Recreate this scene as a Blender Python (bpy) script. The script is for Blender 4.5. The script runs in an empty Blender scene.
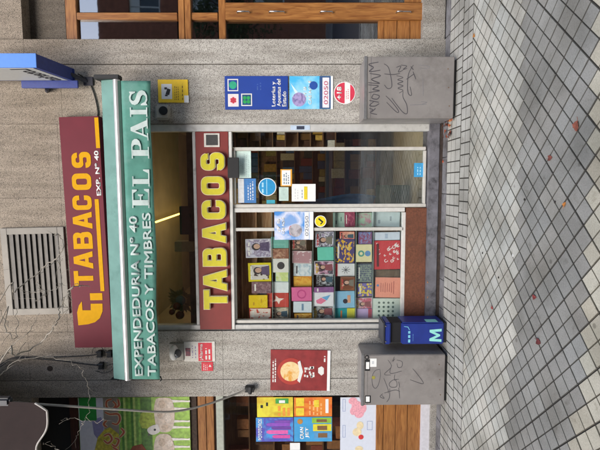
import bpy, bmesh, math, random
from mathutils import Vector, Matrix
from mathutils.geometry import tessellate_polygon
rnd = random.Random(7)
PI = math.pi
S = bpy.context.scene
COL = S.collection

# ------------------------------------------------------------------ camera
CAM_D, CAM_H, FPX = 4.4, 1.476, 435.0
YAW, PITCH, ROLL = math.radians(5.0), math.radians(-0.5), math.radians(-0.25)
Fw = Vector((-math.sin(YAW)*math.cos(PITCH), math.cos(YAW)*math.cos(PITCH), math.sin(PITCH)))
Rt = Vector((math.cos(YAW), math.sin(YAW), 0))
Up = Rt.cross(Fw)
Ir = -Up*math.cos(ROLL) + Rt*math.sin(ROLL)      # the photo lies on its side: image right is down
Iu = Rt*math.cos(ROLL) + Up*math.sin(ROLL)
CP = Vector((0, -CAM_D, CAM_H))
cd = bpy.data.cameras.new('camera'); cam = bpy.data.objects.new('camera', cd); COL.objects.link(cam)
M3 = Matrix((Ir, Iu, -Fw)).transposed()
cam.matrix_world = Matrix.Translation(CP) @ M3.to_4x4()
cd.sensor_fit = 'HORIZONTAL'; cd.sensor_width = 36; cd.lens = 36*FPX/600
cd.clip_start = .05; cd.clip_end = 500
S.camera = cam
# ------------------------------------------------------------------ light
W_ = bpy.data.worlds.new('World'); S.world = W_; W_.use_nodes = True
nt = W_.node_tree; bg = nt.nodes['Background']
sky = nt.nodes.new('ShaderNodeTexSky'); sky.sky_type = 'NISHITA'; sky.sun_disc = False
sky.sun_elevation = math.radians(40); sky.sun_rotation = math.radians(200)
sky.air_density = 1.0; sky.dust_density = 2.5; sky.ozone_density = 1.0
nt.links.new(sky.outputs[0], bg.inputs[0]); bg.inputs[1].default_value = .15
sl = bpy.data.lights.new('sun', 'SUN'); sl.energy = 1.3; sl.angle = math.radians(40); sl.color = (1, .95, .88)
so = bpy.data.objects.new('sun', sl); COL.objects.link(so)
so.rotation_euler = (math.radians(50), 0, math.radians(-18))
S.view_settings.view_transform = 'Standard'; S.view_settings.look = 'None'
S.view_settings.exposure = 1.04; S.view_settings.gamma = 1; S.view_settings.use_curve_mapping = False

# ------------------------------------------------------------------ measuring helpers: photo pixel -> point at a given depth
def ray(x, y): return Fw + Ir*((x-300)/FPX) + Iu*((225-y)/FPX)
def W(x, y, d=0.0):
    v = ray(x, y); return CP + v*((d+CAM_D)/v.y)
def G(x, y, z=0.0):
    v = ray(x, y); return CP + v*((z-CAM_H)/v.z)
def RC(x0, y0, x1, y1, d=0.0):
    xm, ym = (x0+x1)/2, (y0+y1)/2
    return W(xm, y1, d).x, W(xm, y0, d).x, W(x1, ym, d).z, W(x0, ym, d).z
# ------------------------------------------------------------------ objects
def tag(o, label=None, cat=None, group=None, kind=None):
    if label: o['label'] = label
    if cat: o['category'] = cat
    if group: o['group'] = group
    if kind: o['kind'] = kind
    return o
def wl(o):
    v = Vector((0, 0, 0))
    while o: v += o.location; o = o.parent
    return v
def empty(name, loc, label=None, cat=None, group=None):
    o = bpy.data.objects.new(name, None); COL.objects.link(o); o.location = loc
    o.empty_display_size = .1
    return tag(o, label, cat, group)
class MB:
    def __init__(s): s.v = []; s.f = []; s.smooth = False
    def box(s, x0, x1, y0, y1, z0, z1):
        n = len(s.v)
        s.v += [(x0,y0,z0),(x1,y0,z0),(x1,y1,z0),(x0,y1,z0),(x0,y0,z1),(x1,y0,z1),(x1,y1,z1),(x0,y1,z1)]
        s.f += [tuple(n+i for i in q) for q in ((0,3,2,1),(4,5,6,7),(0,1,5,4),(1,2,6,5),(2,3,7,6),(3,0,4,7))]
        return s
    def poly(s, pts):
        n = len(s.v); s.v += [tuple(p) for p in pts]; s.f.append(tuple(range(n, n+len(pts)))); return s
    def prism(s, loops, y0, y1):
        """2-D loops (x,z) (first outer, others holes) extruded from y0 (front) to y1"""
        vv = [[Vector((p[0], p[1], 0)) for p in l] for l in loops]
        tris = tessellate_polygon(vv)
        flat = [p for l in loops for p in l]; n = len(s.v); m = len(flat)
        s.v += [(p[0], y0, p[1]) for p in flat] + [(p[0], y1, p[1]) for p in flat]
        for t in tris:
            a, b, c = [flat[i] for i in t]
            cr = (b[0]-a[0])*(c[1]-a[1]) - (b[1]-a[1])*(c[0]-a[0])
            t = t if cr > 0 else (t[0], t[2], t[1])
            s.f.append((n+t[0], n+t[1], n+t[2])); s.f.append((n+m+t[0], n+m+t[2], n+m+t[1]))
        k = 0
        for l in loops:
            L = len(l)
            for i in range(L):
                j = (i+1) % L; s.f.append((n+k+i, n+m+k+i, n+m+k+j, n+k+j))
            k += L
        return s
    def disc(s, cx, cz, r, y0, y1, n=28, rz=None):
        rz = rz or r
        return s.prism([[(cx+r*math.cos(2*PI*i/n), cz+rz*math.sin(2*PI*i/n)) for i in range(n)]], y0, y1)
    def ring(s, cx, cz, r0, r1, y0, y1, n=28):
        c = lambda r: [(cx+r*math.cos(2*PI*i/n), cz+r*math.sin(2*PI*i/n)) for i in range(n)]
        return s.prism([c(r1), c(r0)[::-1]], y0, y1)
    def tube(s, pts, rads, n=6, cap=True):
        pts = [Vector(p) for p in pts]
        if not isinstance(rads, (list, tuple)): rads = [rads]*len(pts)
        b = len(s.v); ref = Vector((0, 0, 1))
        for i, p in enumerate(pts):
            t = (pts[min(i+1, len(pts)-1)] - pts[max(i-1, 0)]).normalized()
            if abs(t.dot(ref)) > .95: ref = Vector((1, 0, 0))
            u = t.cross(ref).normalized(); w = t.cross(u)
            for k in range(n):
                a = 2*PI*k/n; s.v.append(tuple(p + (u*math.cos(a)+w*math.sin(a))*rads[i]))
        for i in range(len(pts)-1):
            for k in range(n):
                s.f.append((b+i*n+k, b+(i+1)*n+k, b+(i+1)*n+(k+1) % n, b+i*n+(k+1) % n))
        if cap:
            s.f.append(tuple(b+k for k in range(n))); e = b+(len(pts)-1)*n
            s.f.append(tuple(e+n-1-k for k in range(n)))
        return s
    def ribbon(s, pts, w, y0, y1):
        """pen stroke in the facade plane: (x,z) polyline with width"""
        n = len(pts)
        L = []; Rr = []
        for i in range(n):
            a = Vector(pts[max(i-1, 0)]); b = Vector(pts[min(i+1, n-1)]); t = b-a
            if t.length < 1e-9: t = Vector((1, 0))
            t.normalize(); q = Vector((-t.y, t.x)); p = Vector(pts[i]); ww = w*(.65+.35*math.sin(PI*(i+.5)/n))
            L.append(p+q*ww/2); Rr.append(p-q*ww/2)
        for i in range(n-1):
            k = len(s.v)
            q = [L[i], L[i+1], Rr[i+1], Rr[i]]
            s.v += [(p.x, y0, p.y) for p in q] + [(p.x, y1, p.y) for p in q]
            s.f += [(k, k+3, k+2, k+1), (k+4, k+5, k+6, k+7), (k, k+1, k+5, k+4), (k+2, k+3, k+7, k+6)]
        return s
    def sphere(s, c, r, nu=12, nv=8, sc=(1, 1, 1)):
        b = len(s.v)
        for j in range(1, nv):
            ph = PI*j/nv
            for i in range(nu):
                th = 2*PI*i/nu
                s.v.append((c[0]+r*sc[0]*math.sin(ph)*math.cos(th), c[1]+r*sc[1]*math.sin(ph)*math.sin(th), c[2]+r*sc[2]*math.cos(ph)))
        s.v += [(c[0], c[1], c[2]+r*sc[2]), (c[0], c[1], c[2]-r*sc[2])]; t = len(s.v)-2
        for j in range(nv-2):
            for i in range(nu):
                s.f.append((b+j*nu+i, b+(j+1)*nu+i, b+(j+1)*nu+(i+1) % nu, b+j*nu+(i+1) % nu))
        for i in range(nu):
            s.f.append((t, b+i, b+(i+1) % nu)); e = b+(nv-2)*nu
            s.f.append((t+1, e+(i+1) % nu, e+i))
        return s
    def build(s, name, mat, parent=None, bevel=0, smooth=False, origin=None):
        me = bpy.data.meshes.new(name)
        off = wl(parent) if parent else (Vector(origin) if origin is not None else None)
        if off is None:
            xs = [v[0] for v in s.v]; ys = [v[1] for v in s.v]; zs = [v[2] for v in s.v]
            off = Vector(((min(xs)+max(xs))/2, (min(ys)+max(ys))/2, min(zs)))
        me.from_pydata([tuple(Vector(v)-off) for v in s.v], [], s.f)
        bm = bmesh.new(); bm.from_mesh(me)
        bmesh.ops.recalc_face_normals(bm, faces=bm.faces)
        if bevel: bmesh.ops.bevel(bm, geom=bm.edges[:], offset=bevel, segments=2, affect='EDGES', clamp_overlap=True)
        bm.to_mesh(me); bm.free()
        if smooth:
            for p in me.polygons: p.use_smooth = True
        me.materials.append(mat)
        o = bpy.data.objects.new(name, me); COL.objects.link(o)
        if parent: o.parent = parent
        else: o.location = off
        return o
def spline(pts, k=6):
    """Catmull-Rom through 2-D or 3-D points"""
    P = [Vector(p) for p in pts]; out = []
    for i in range(len(P)-1):
        a = P[max(i-1, 0)]; b = P[i]; c = P[i+1]; d = P[min(i+2, len(P)-1)]
        for j in range(k):
            t = j/k
            out.append(.5*((2*b)+(c-a)*t+(2*a-5*b+4*c-d)*t*t+(3*b-a-3*c+d)*t**3))
    out.append(P[-1]); return out
def pxl(pts, d):            # pixel list -> (x,z) list in the plane y=d
    return [(W(x, y, d).x, W(x, y, d).z) for x, y in pts]
def pbox(x0, y0, x1, y1, dfront, thick):
    X0, X1, Z0, Z1 = RC(x0, y0, x1, y1, dfront)
    return MB().box(X0, X1, dfront, dfront+thick, Z0, Z1)
def text(string, X0, X1, Z0, Z1, y, mat, parent, name='lettering', bold=0.0, ext=.001, align='LEFT', shear=0, spacing=1.0, fat=0):
    cu = bpy.data.curves.new('t', 'FONT'); cu.body = string; cu.size = 1; cu.offset = bold; cu.shear = shear
    cu.resolution_u = 3; cu.space_line = spacing; cu.align_x = align
    to = bpy.data.objects.new('t', cu); COL.objects.link(to)
    bpy.context.view_layer.update()
    me = bpy.data.meshes.new_from_object(to.evaluated_get(bpy.context.evaluated_depsgraph_get()))
    bpy.data.objects.remove(to); bpy.data.curves.remove(cu)
    xs = [v.co.x for v in me.vertices]; zs = [v.co.y for v in me.vertices]
    a0, a1, b0, b1 = min(xs), max(xs), min(zs), max(zs)
    m = MB()
    for p in me.polygons: pass
    bm = bmesh.new(); bm.from_mesh(me); bmesh.ops.remove_doubles(bm, verts=bm.verts, dist=1e-5)
    for v in bm.verts:
        v.co = Vector((X0+(v.co.x-a0)/(a1-a0)*(X1-X0), y, Z0+(v.co.y-b0)/(b1-b0)*(Z1-Z0)))
    r = bmesh.ops.extrude_face_region(bm, geom=bm.faces[:])
    for g in r['geom']:
        if isinstance(g, bmesh.types.BMVert): g.co.y -= ext
    bmesh.ops.recalc_face_normals(bm, faces=bm.faces)
    if fat:                                   # heavier strokes: slightly shifted copies, each a hair proud of the last
        src = bm.verts[:]+bm.edges[:]+bm.faces[:]
        for k, (ax_, az_) in enumerate(((1, 0), (-1, 0), (0, 1), (0, -1))):
            dd = bmesh.ops.duplicate(bm, geom=src)['geom']
            for v in dd:
                if isinstance(v, bmesh.types.BMVert): v.co += Vector((ax_*fat, -.00012*(k+1), az_*fat))
    off = wl(parent)
    for v in bm.verts: v.co -= off
    me2 = bpy.data.meshes.new(name); bm.to_mesh(me2); bm.free(); bpy.data.meshes.remove(me)
    me2.materials.append(mat)
    o = bpy.data.objects.new(name, me2); COL.objects.link(o); o.parent = parent
    return o
def ptext(string, x0, y0, x1, y1, d, mat, parent, **k):
    X0, X1, Z0, Z1 = RC(x0, y0, x1, y1, d)
    return text(string, X0, X1, Z0, Z1, d, mat, parent, **k)

# ------------------------------------------------------------------ materials
def lin(h):
    if isinstance(h, str):
        h = h.lstrip('#'); c = [int(h[i:i+2], 16)/255 for i in (0, 2, 4)]
    else: c = h
    return tuple(((x/12.92) if x <= .04045 else ((x+.055)/1.055)**2.4) for x in c) + (1,)
def newmat(name):
    m = bpy.data.materials.new(name); m.use_nodes = True
    return m, m.node_tree, m.node_tree.nodes['Principled BSDF']
MATS = {}
def mat(name, col, rough=.5, metal=0.0, noise=.12, scale=30, bump=0.0, spec=.5, dirt=None):
    """plain surface with a little colour variation"""
    if name in MATS: return MATS[name]
    m, t, b = newmat(name); c = lin(col)
    b.inputs['Roughness'].default_value = rough; b.inputs['Metallic'].default_value = metal
    b.inputs['Specular IOR Level'].default_value = spec
    tc = t.nodes.new('ShaderNodeTexCoord'); n = t.nodes.new('ShaderNodeTexNoise')
    n.inputs['Scale'].default_value = scale; n.inputs['Detail'].default_value = 5
    t.links.new(tc.outputs['Object'], n.inputs['Vector'])
    r = t.nodes.new('ShaderNodeValToRGB'); t.links.new(n.outputs['Fac'], r.inputs[0])
    r.color_ramp.elements[0].position = .3; r.color_ramp.elements[1].position = .7
    r.color_ramp.elements[0].color = tuple(x*(1-noise) for x in c[:3])+(1,)
    r.color_ramp.elements[1].color = tuple(min(1, x*(1+noise)) for x in c[:3])+(1,)
    out = r.outputs[0]
    if dirt:
        n2 = t.nodes.new('ShaderNodeTexNoise'); n2.inputs['Scale'].default_value = dirt[1]; n2.inputs['Detail'].default_value = 8
        n2.inputs['Roughness'].default_value = .7
        t.links.new(tc.outputs['Object'], n2.inputs['Vector'])
        r2 = t.nodes.new('ShaderNodeValToRGB'); r2.color_ramp.elements[0].position = dirt[2]; r2.color_ramp.elements[1].position = dirt[2]+.2
        t.links.new(n2.outputs['Fac'], r2.inputs[0])
        mx = t.nodes.new('ShaderNodeMix'); mx.data_type = 'RGBA'
        t.links.new(r2.outputs[0], mx.inputs[0]); t.links.new(out, mx.inputs[6]); mx.inputs[7].default_value = lin(dirt[0])
        out = mx.outputs[2]
    t.links.new(out, b.inputs['Base Color'])
    if bump:
        bp = t.nodes.new('ShaderNodeBump'); bp.inputs['Strength'].default_value = bump; bp.inputs['Distance'].default_value = .01
        t.links.new(n.outputs['Fac'], bp.inputs['Height']); t.links.new(bp.outputs[0], b.inputs['Normal'])
    MATS[name] = m; return m
def granite(name='granite', tone=1.0):
    m, t, b = newmat(name); b.inputs['Roughness'].default_value = .75; N = t.nodes.new; L = t.links.new
    geo = N('ShaderNodeNewGeometry')
    v = N('ShaderNodeTexVoronoi'); v.inputs['Scale'].default_value = 210; L(geo.outputs['Position'], v.inputs['Vector'])
    r = N('ShaderNodeValToRGB'); L(v.outputs['Color'], r.inputs[0]); e = r.color_ramp.elements
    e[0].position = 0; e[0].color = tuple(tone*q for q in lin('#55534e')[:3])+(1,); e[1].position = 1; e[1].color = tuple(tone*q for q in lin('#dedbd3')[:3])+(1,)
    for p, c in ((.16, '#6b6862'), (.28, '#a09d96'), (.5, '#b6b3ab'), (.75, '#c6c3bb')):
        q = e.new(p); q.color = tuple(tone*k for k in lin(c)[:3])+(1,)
    # brown staining plus painted overhang shade that grows with height, broken up by noise
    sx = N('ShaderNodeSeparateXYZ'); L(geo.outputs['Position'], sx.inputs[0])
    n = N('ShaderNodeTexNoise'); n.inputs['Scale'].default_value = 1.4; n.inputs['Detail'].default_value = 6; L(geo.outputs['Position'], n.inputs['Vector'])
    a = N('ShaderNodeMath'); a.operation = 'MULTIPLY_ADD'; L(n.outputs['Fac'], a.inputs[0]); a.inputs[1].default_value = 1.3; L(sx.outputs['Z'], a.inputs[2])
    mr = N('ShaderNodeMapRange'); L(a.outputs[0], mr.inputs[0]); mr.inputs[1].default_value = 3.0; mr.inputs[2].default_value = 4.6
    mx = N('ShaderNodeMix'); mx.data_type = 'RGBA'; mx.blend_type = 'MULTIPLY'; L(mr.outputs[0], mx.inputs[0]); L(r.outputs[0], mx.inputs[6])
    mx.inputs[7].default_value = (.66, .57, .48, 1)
    # streaky grime
    mp = N('ShaderNodeMapping'); mp.inputs['Scale'].default_value = (6, 6, .8); L(geo.outputs['Position'], mp.inputs[0])
    n3 = N('ShaderNodeTexNoise'); n3.inputs['Scale'].default_value = 2; n3.inputs['Detail'].default_value = 8; L(mp.outputs[0], n3.inputs['Vector'])
    r3 = N('ShaderNodeValToRGB'); r3.color_ramp.elements[0].position = .35; r3.color_ramp.elements[1].position = .62
    r3.color_ramp.elements[0].color = (.55, .53, .50, 1); L(n3.outputs['Fac'], r3.inputs[0])
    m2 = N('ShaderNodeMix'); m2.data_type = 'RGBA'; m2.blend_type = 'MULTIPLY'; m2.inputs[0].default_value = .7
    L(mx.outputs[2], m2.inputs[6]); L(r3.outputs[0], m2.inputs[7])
    # splash grime near the pavement
    mr2 = N('ShaderNodeMapRange'); L(sx.outputs['Z'], mr2.inputs[0]); mr2.inputs[1].default_value = .0; mr2.inputs[2].default_value = .45
    mr2.inputs[3].default_value = .6; mr2.inputs[4].default_value = 0
    ml = N('ShaderNodeMath'); ml.operation = 'MULTIPLY'; L(mr2.outputs[0], ml.inputs[0]); L(n.outputs['Fac'], ml.inputs[1])
    m3 = N('ShaderNodeMix'); m3.data_type = 'RGBA'; L(ml.outputs[0], m3.inputs[0]); L(m2.outputs[2], m3.inputs[6]); m3.inputs[7].default_value = lin('#55524c')
    L(m3.outputs[2], b.inputs['Base Color'])
    bp = N('ShaderNodeBump'); bp.inputs['Strength'].default_value = .25; bp.inputs['Distance'].default_value = .004
    L(v.outputs['Distance'], bp.inputs['Height']); L(bp.outputs[0], b.inputs['Normal'])
    return m
def wood(name, c1, c2, rough=.35, along='X'):
    if name in MATS: return MATS[name]
    m, t, b = newmat(name); N = t.nodes.new; L = t.links.new; b.inputs['Roughness'].default_value = rough
    geo = N('ShaderNodeNewGeometry'); mp = N('ShaderNodeMapping')
    mp.inputs['Scale'].default_value = (3, 30, 30) if along == 'X' else (30, 30, 3)
    L(geo.outputs['Position'], mp.inputs[0])
    n = N('ShaderNodeTexNoise'); n.inputs['Scale'].default_value = 1.6; n.inputs['Detail'].default_value = 8; n.inputs['Distortion'].default_value = 1.2
    L(mp.outputs[0], n.inputs['Vector'])
    r = N('ShaderNodeValToRGB'); L(n.outputs['Fac'], r.inputs[0]); r.color_ramp.elements[0].position = .3; r.color_ramp.elements[1].position = .7
    r.color_ramp.elements[0].color = lin(c1); r.color_ramp.elements[1].color = lin(c2)
    n2 = N('ShaderNodeTexNoise'); n2.inputs['Scale'].default_value = 2.2; L(geo.outputs['Position'], n2.inputs['Vector'])
    mx = N('ShaderNodeMix'); mx.data_type = 'RGBA'; mx.blend_type = 'MULTIPLY'; mx.inputs[0].default_value = .5
    L(r.outputs[0], mx.inputs[6]); L(n2.outputs['Fac'], mx.inputs[7]); 
    L(mx.outputs[2], b.inputs['Base Color'])
    MATS[name] = m; return m
def glass(name='glass', tint=(.9, .93, .92), refl=.10):
    if name in MATS: return MATS[name]
    m = bpy.data.materials.new(name); m.use_nodes = True; t = m.node_tree; t.nodes.clear(); N = t.nodes.new; L = t.links.new
    o = N('ShaderNodeOutputMaterial'); tr = N('ShaderNodeBsdfTransparent'); tr.inputs[0].default_value = tint+(1,)
    g = N('ShaderNodeBsdfGlossy'); g.inputs['Roughness'].default_value = .02
    n = N('ShaderNodeTexNoise'); n.inputs['Scale'].default_value = 1.1
    bp = N('ShaderNodeBump'); bp.inputs['Strength'].default_value = .04; bp.inputs['Distance'].default_value = .02; L(n.outputs['Fac'], bp.inputs['Height']); L(bp.outputs[0], g.inputs['Normal'])
    fr = N('ShaderNodeLayerWeight'); fr.inputs[0].default_value = .5
    pw = N('ShaderNodeMath'); pw.operation = 'POWER'; L(fr.outputs['Facing'], pw.inputs[0]); pw.inputs[1].default_value = 4
    ad = N('ShaderNodeMath'); ad.operation = 'MULTIPLY_ADD'; L(pw.outputs[0], ad.inputs[0]); ad.inputs[1].default_value = .8; ad.inputs[2].default_value = refl*.5; ad.use_clamp = True
    mx = N('ShaderNodeMixShader'); L(ad.outputs[0], mx.inputs[0]); L(tr.outputs[0], mx.inputs[1]); L(g.outputs[0], mx.inputs[2])
    L(mx.outputs[0], o.inputs[0]); MATS[name] = m; return m
def emis(name, col, e):
    m, t, b = newmat(name); b.inputs['Base Color'].default_value = lin(col)
    b.inputs['Emission Color'].default_value = lin(col); b.inputs['Emission Strength'].default_value = e; return m
_pc = 0
def pic(cols, scale=6, kind='noise', rough=.35):
    """a printed picture: blotches in the given colours"""
    global _pc; _pc += 1
    m, t, b = newmat('printed_picture_%d' % _pc); N = t.nodes.new; L = t.links.new; b.inputs['Roughness'].default_value = rough
    tc = N('ShaderNodeTexCoord'); mp = N('ShaderNodeMapping'); L(tc.outputs['Generated'], mp.inputs[0])
    mp.inputs['Location'].default_value = (_pc*3.7, _pc*1.3, _pc*2.1)
    mp.inputs['Scale'].default_value = (1, .01, 1.2)
    if kind == 'cells':
        n = N('ShaderNodeTexVoronoi'); n.inputs['Scale'].default_value = scale; L(mp.outputs[0], n.inputs['Vector']); out = n.outputs['Color']
    elif kind == 'dots':
        n = N('ShaderNodeTexVoronoi'); n.inputs['Scale'].default_value = scale; n.inputs['Randomness'].default_value = .25; L(mp.outputs[0], n.inputs['Vector']); out = n.outputs['Distance']
    else:
        n = N('ShaderNodeTexNoise'); n.inputs['Scale'].default_value = scale*(1.3 if kind == 'noise' else 1); n.inputs['Detail'].default_value = 7; n.inputs['Distortion'].default_value = .5
        L(mp.outputs[0], n.inputs['Vector']); out = n.outputs['Fac']
    r = N('ShaderNodeValToRGB'); r.color_ramp.interpolation = 'CONSTANT' if kind in ('cells', 'dots') else 'LINEAR'; L(out, r.inputs[0])
    e = r.color_ramp.elements; k = len(cols)
    lo, hi = (.36, .66) if kind in ('noise', 'soft') else ((.12, .6) if kind == 'dots' else (.05, .85))
    e[0].position = 0; e[0].color = lin(cols[0]); e[1].position = hi; e[1].color = lin(cols[-1])
    for i in range(1, k-1):
        q = e.new(lo+(hi-lo)*(i-.5)/(k-1)); q.color = lin(cols[i])
    L(r.outputs[0], b.inputs['Base Color']); return m
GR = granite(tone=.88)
ALU = mat('aluminium', '#c3c4c1', .42, .2, .08, 18, dirt=('#8d8b86', 5, .55))
STEEL = mat('stainless_steel', '#96928f', .42, .35, .14, 4, dirt=('#7a7673', 2.2, .48))
DARK = mat('black_plastic', '#1b1c1e', .5)
WHITE = mat('white_paint', '#dadad6', .5, noise=.05)
MORT = mat('mortar', '#4a453e', .9)
MAROON = mat('maroon_sheet', '#641c2a', .6, noise=.07, scale=6, spec=.25)
MAROON2 = mat('red_brown_sheet', '#7a2a26', .5, noise=.1, scale=8)
GOLD = mat('golden_yellow_vinyl', '#cb960a', .7, noise=.05, spec=.15)
YEL = mat('yellow_letter_face', '#c6bd1c', .5, noise=.06)
CREAM = mat('cream_letter_return', '#cfc8a8', .6)
TEAL = mat('teal_fabric', '#55897c', .9, noise=.14, scale=9, bump=.3, dirt=('#6a958b', 5, .5), spec=.2)
TEALG = mat('teal_grey_fabric', '#6f948d', .9, noise=.1, scale=7, dirt=('#5f837c', 6, .52), spec=.2)
FADED = mat('faded_white_print', '#b4c2be', .8, noise=.12, scale=12, dirt=('#8fb0a7', 9, .52))
BLUE = mat('sign_blue', '#1d3f93', .45, noise=.06, scale=8)
NAVY = mat('navy_blue_paint', '#1b3080', .4, noise=.1, scale=10, dirt=('#24306a', 6, .55))
WOODR = wood('varnished_wood', '#875228', '#bb8348')
WOODV = wood('varnished_wood_upright', '#875228', '#bb8348', along='Z')
RED = mat('poster_red', '#c2333a', .5)
PAPER = mat('white_paper', '#e4e6e4', .6, noise=.03)
# ================================================================== GROUND
g = MB().box(-60, 60, -80, 12, -.4, -.03)
tag(g.build('ground', mat('packed_earth', '#5b5852', .95, noise=.2, scale=3), origin=(0, 0, -.4)), kind='structure')
def in_shop_ground(): pass
TS, TA = .099, math.radians(46.5); U0, V0 = -1.526, -1.557
def paving():
    bm = bmesh.new(); cl = bm.loops.layers.float_color.new('tone')
    def cell(pts, tone, rise=0.0, h=.004):
        c = sum((Vector(p) for p in pts), Vector((0, 0)))/4
        top = [bm.verts.new((c.x+(p[0]-c.x)*.955, c.y+(p[1]-c.y)*.955, rise)) for p in pts]
        bot = [bm.verts.new((p[0], p[1], rise-h)) for p in pts]
        base = [bm.verts.new((p[0], p[1], -.02)) for p in pts]
        fs = [bm.faces.new(top)]
        for i in range(4):
            j = (i+1) % 4
            fs.append(bm.faces.new((bot[i], bot[j], top[j], top[i]))); fs.append(bm.faces.new((base[i], base[j], bot[j], bot[i])))
        for f in fs:
            for l in f.loops: l[cl] = tone if f is fs[0] else (tone[0]*.30, tone[1]*.29, tone[2]*.27, 1)   # dirt settled in the joints
        return fs
    LIGHT, GREY, BEIGE = (.46, .46, .415), (.27, .27, .25), (.44, .42, .34)
    ca, sa = math.cos(TA), math.sin(TA)
    n = 75
    tilt = {}
    def edge(k):   # edges: wide joint every second line (whole tiles), shallow groove inside
        return .0036 if k % 2 == 0 else .0018
    for i in range(-n, n):
        for j in range(-n, n):
            uc, vc = U0+(i+.5)*TS, V0+(j+.5)*TS
            x, y = uc*ca-vc*sa, uc*sa+vc*ca
            if not (-5.2 < x < 5.2 and -5.5 < y < -.60): continue
            a0, a1 = U0+i*TS+edge(i), U0+(i+1)*TS-edge(i+1)
            b0, b1 = V0+j*TS+edge(j), V0+(j+1)*TS-edge(j+1)
            pts = [(u*ca-v*sa, u*sa+v*ca) for u, v in ((a0, b0), (a1, b0), (a1, b1), (a0, b1))]
            jit = .03*math.sin(x*2.2)
            if y > -1.50+jit: base = LIGHT
            elif y > -2.20+jit: base = GREY
            elif y > -3.1: base = BEIGE
            elif y > -3.8: base = GREY
            else: base = LIGHT
            key = (i//2, j//2)
            if key not in tilt: tilt[key] = (rnd.gauss(0, .06), rnd.uniform(-.0012, .0012), rnd.gauss(0, .012))
            d, rise, wm = tilt[key]; d += rnd.gauss(0, .025)
            cell(pts, (max(0, base[0]*(1+d+wm)), max(0, base[1]*(1+d)), max(0, base[2]*(1+d-wm)), 1), rise)
    bmesh.ops.bisect_plane(bm, geom=bm.verts[:]+bm.edges[:]+bm.faces[:], plane_co=(0, -.682, 0), plane_no=(0, 1, 0), clear_outer=True)
    for rows, off in ((((-.13, -.232), (-.235, -.343), (-.346, -.458)), .0), (((-.470, -.568), (-.571, -.672)), .045)):
        x = -5.2+off
        while x < 5.2:
            d0 = rnd.gauss(0, .04)
            for (y1, y0) in rows:
                d = d0+rnd.gauss(0, .02)
                cell([(x+.003, y0), (x+.0985, y0), (x+.0985, y1), (x+.003, y1)], (.40*(1+d), .40*(1+d), .37*(1+d), 1), h=.002)
            x += .1025
    me = bpy.data.meshes.new('pavement'); bm.to_mesh(me); bm.free()
    m, t, b = newmat('paving_tiles'); N = t.nodes.new; L = t.links.new
    at = N('ShaderNodeVertexColor'); at.layer_name = 'tone'
    geo = N('ShaderNodeNewGeometry')
    n1 = N('ShaderNodeTexNoise'); n1.inputs['Scale'].default_value = 2.3; n1.inputs['Detail'].default_value = 7; L(geo.outputs['Position'], n1.inputs['Vector'])
    r1 = N('ShaderNodeValToRGB'); L(n1.outputs['Fac'], r1.inputs[0]); r1.color_ramp.elements[0].position = .34; r1.color_ramp.elements[1].position = .6
    r1.color_ramp.elements[0].color = (.58, .575, .55, 1); r1.color_ramp.elements[1].color = (1, 1, 1, 1)
    n2 = N('ShaderNodeTexNoise'); n2.inputs['Scale'].default_value = 120; n2.inputs['Detail'].default_value = 4; L(geo.outputs['Position'], n2.inputs['Vector'])
    r2 = N('ShaderNodeValToRGB'); L(n2.outputs['Fac'], r2.inputs[0]); r2.color_ramp.elements[0].position = .3; r2.color_ramp.elements[1].position = .7
    r2.color_ramp.elements[0].color = (.80, .80, .79, 1); r2.color_ramp.elements[1].color = (1.12, 1.12, 1.12, 1)
    n3 = N('ShaderNodeTexNoise'); n3.inputs['Scale'].default_value = 9; n3.inputs['Detail'].default_value = 9; n3.inputs['Roughness'].default_value = .7; L(geo.outputs['Position'], n3.inputs['Vector'])
    r3 = N('ShaderNodeValToRGB'); L(n3.outputs['Fac'], r3.inputs[0]); r3.color_ramp.elements[0].position = .30; r3.color_ramp.elements[1].position = .42
    r3.color_ramp.elements[0].color = (.6, .58, .54, 1); r3.color_ramp.elements[1].color = (1, 1, 1, 1)
    cur = at.outputs['Color']
    vo = N('ShaderNodeTexVoronoi'); vo.inputs['Scale'].default_value = 4.5; L(geo.outputs['Position'], vo.inputs['Vector'])
    r4 = N('ShaderNodeValToRGB'); L(vo.outputs['Distance'], r4.inputs[0]); r4.color_ramp.elements[0].position = .045; r4.color_ramp.elements[1].position = .075
    r4.color_ramp.elements[0].color = (.55, .54, .52, 1); r4.color_ramp.elements[1].color = (1, 1, 1, 1)
    for r in (r1, r2, r3, r4):
        mx = N('ShaderNodeMix'); mx.data_type = 'RGBA'; mx.blend_type = 'MULTIPLY'; mx.inputs[0].default_value = .9
        L(cur, mx.inputs[6]); L(r.outputs[0], mx.inputs[7]); cur = mx.outputs[2]
    L(cur, b.inputs['Base Color']); b.inputs['Roughness'].default_value = .72
    bp = N('ShaderNodeBump'); bp.inputs['Strength'].default_value = .35; bp.inputs['Distance'].default_value = .002
    L(n2.outputs['Fac'], bp.inputs['Height']); L(bp.outputs[0], b.inputs['Normal'])
    me.materials.append(m)
    o = bpy.data.objects.new('pavement', me); COL.objects.link(o); tag(o, kind='structure')
paving()
jm = mat('tile_joint_mortar', '#2c2a27', .95, noise=.25, scale=20)
tag(MB().box(-5.3, 5.3, -5.55, -.04, -.028, -.007).build('pavement_bed', jm), kind='structure')
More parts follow.
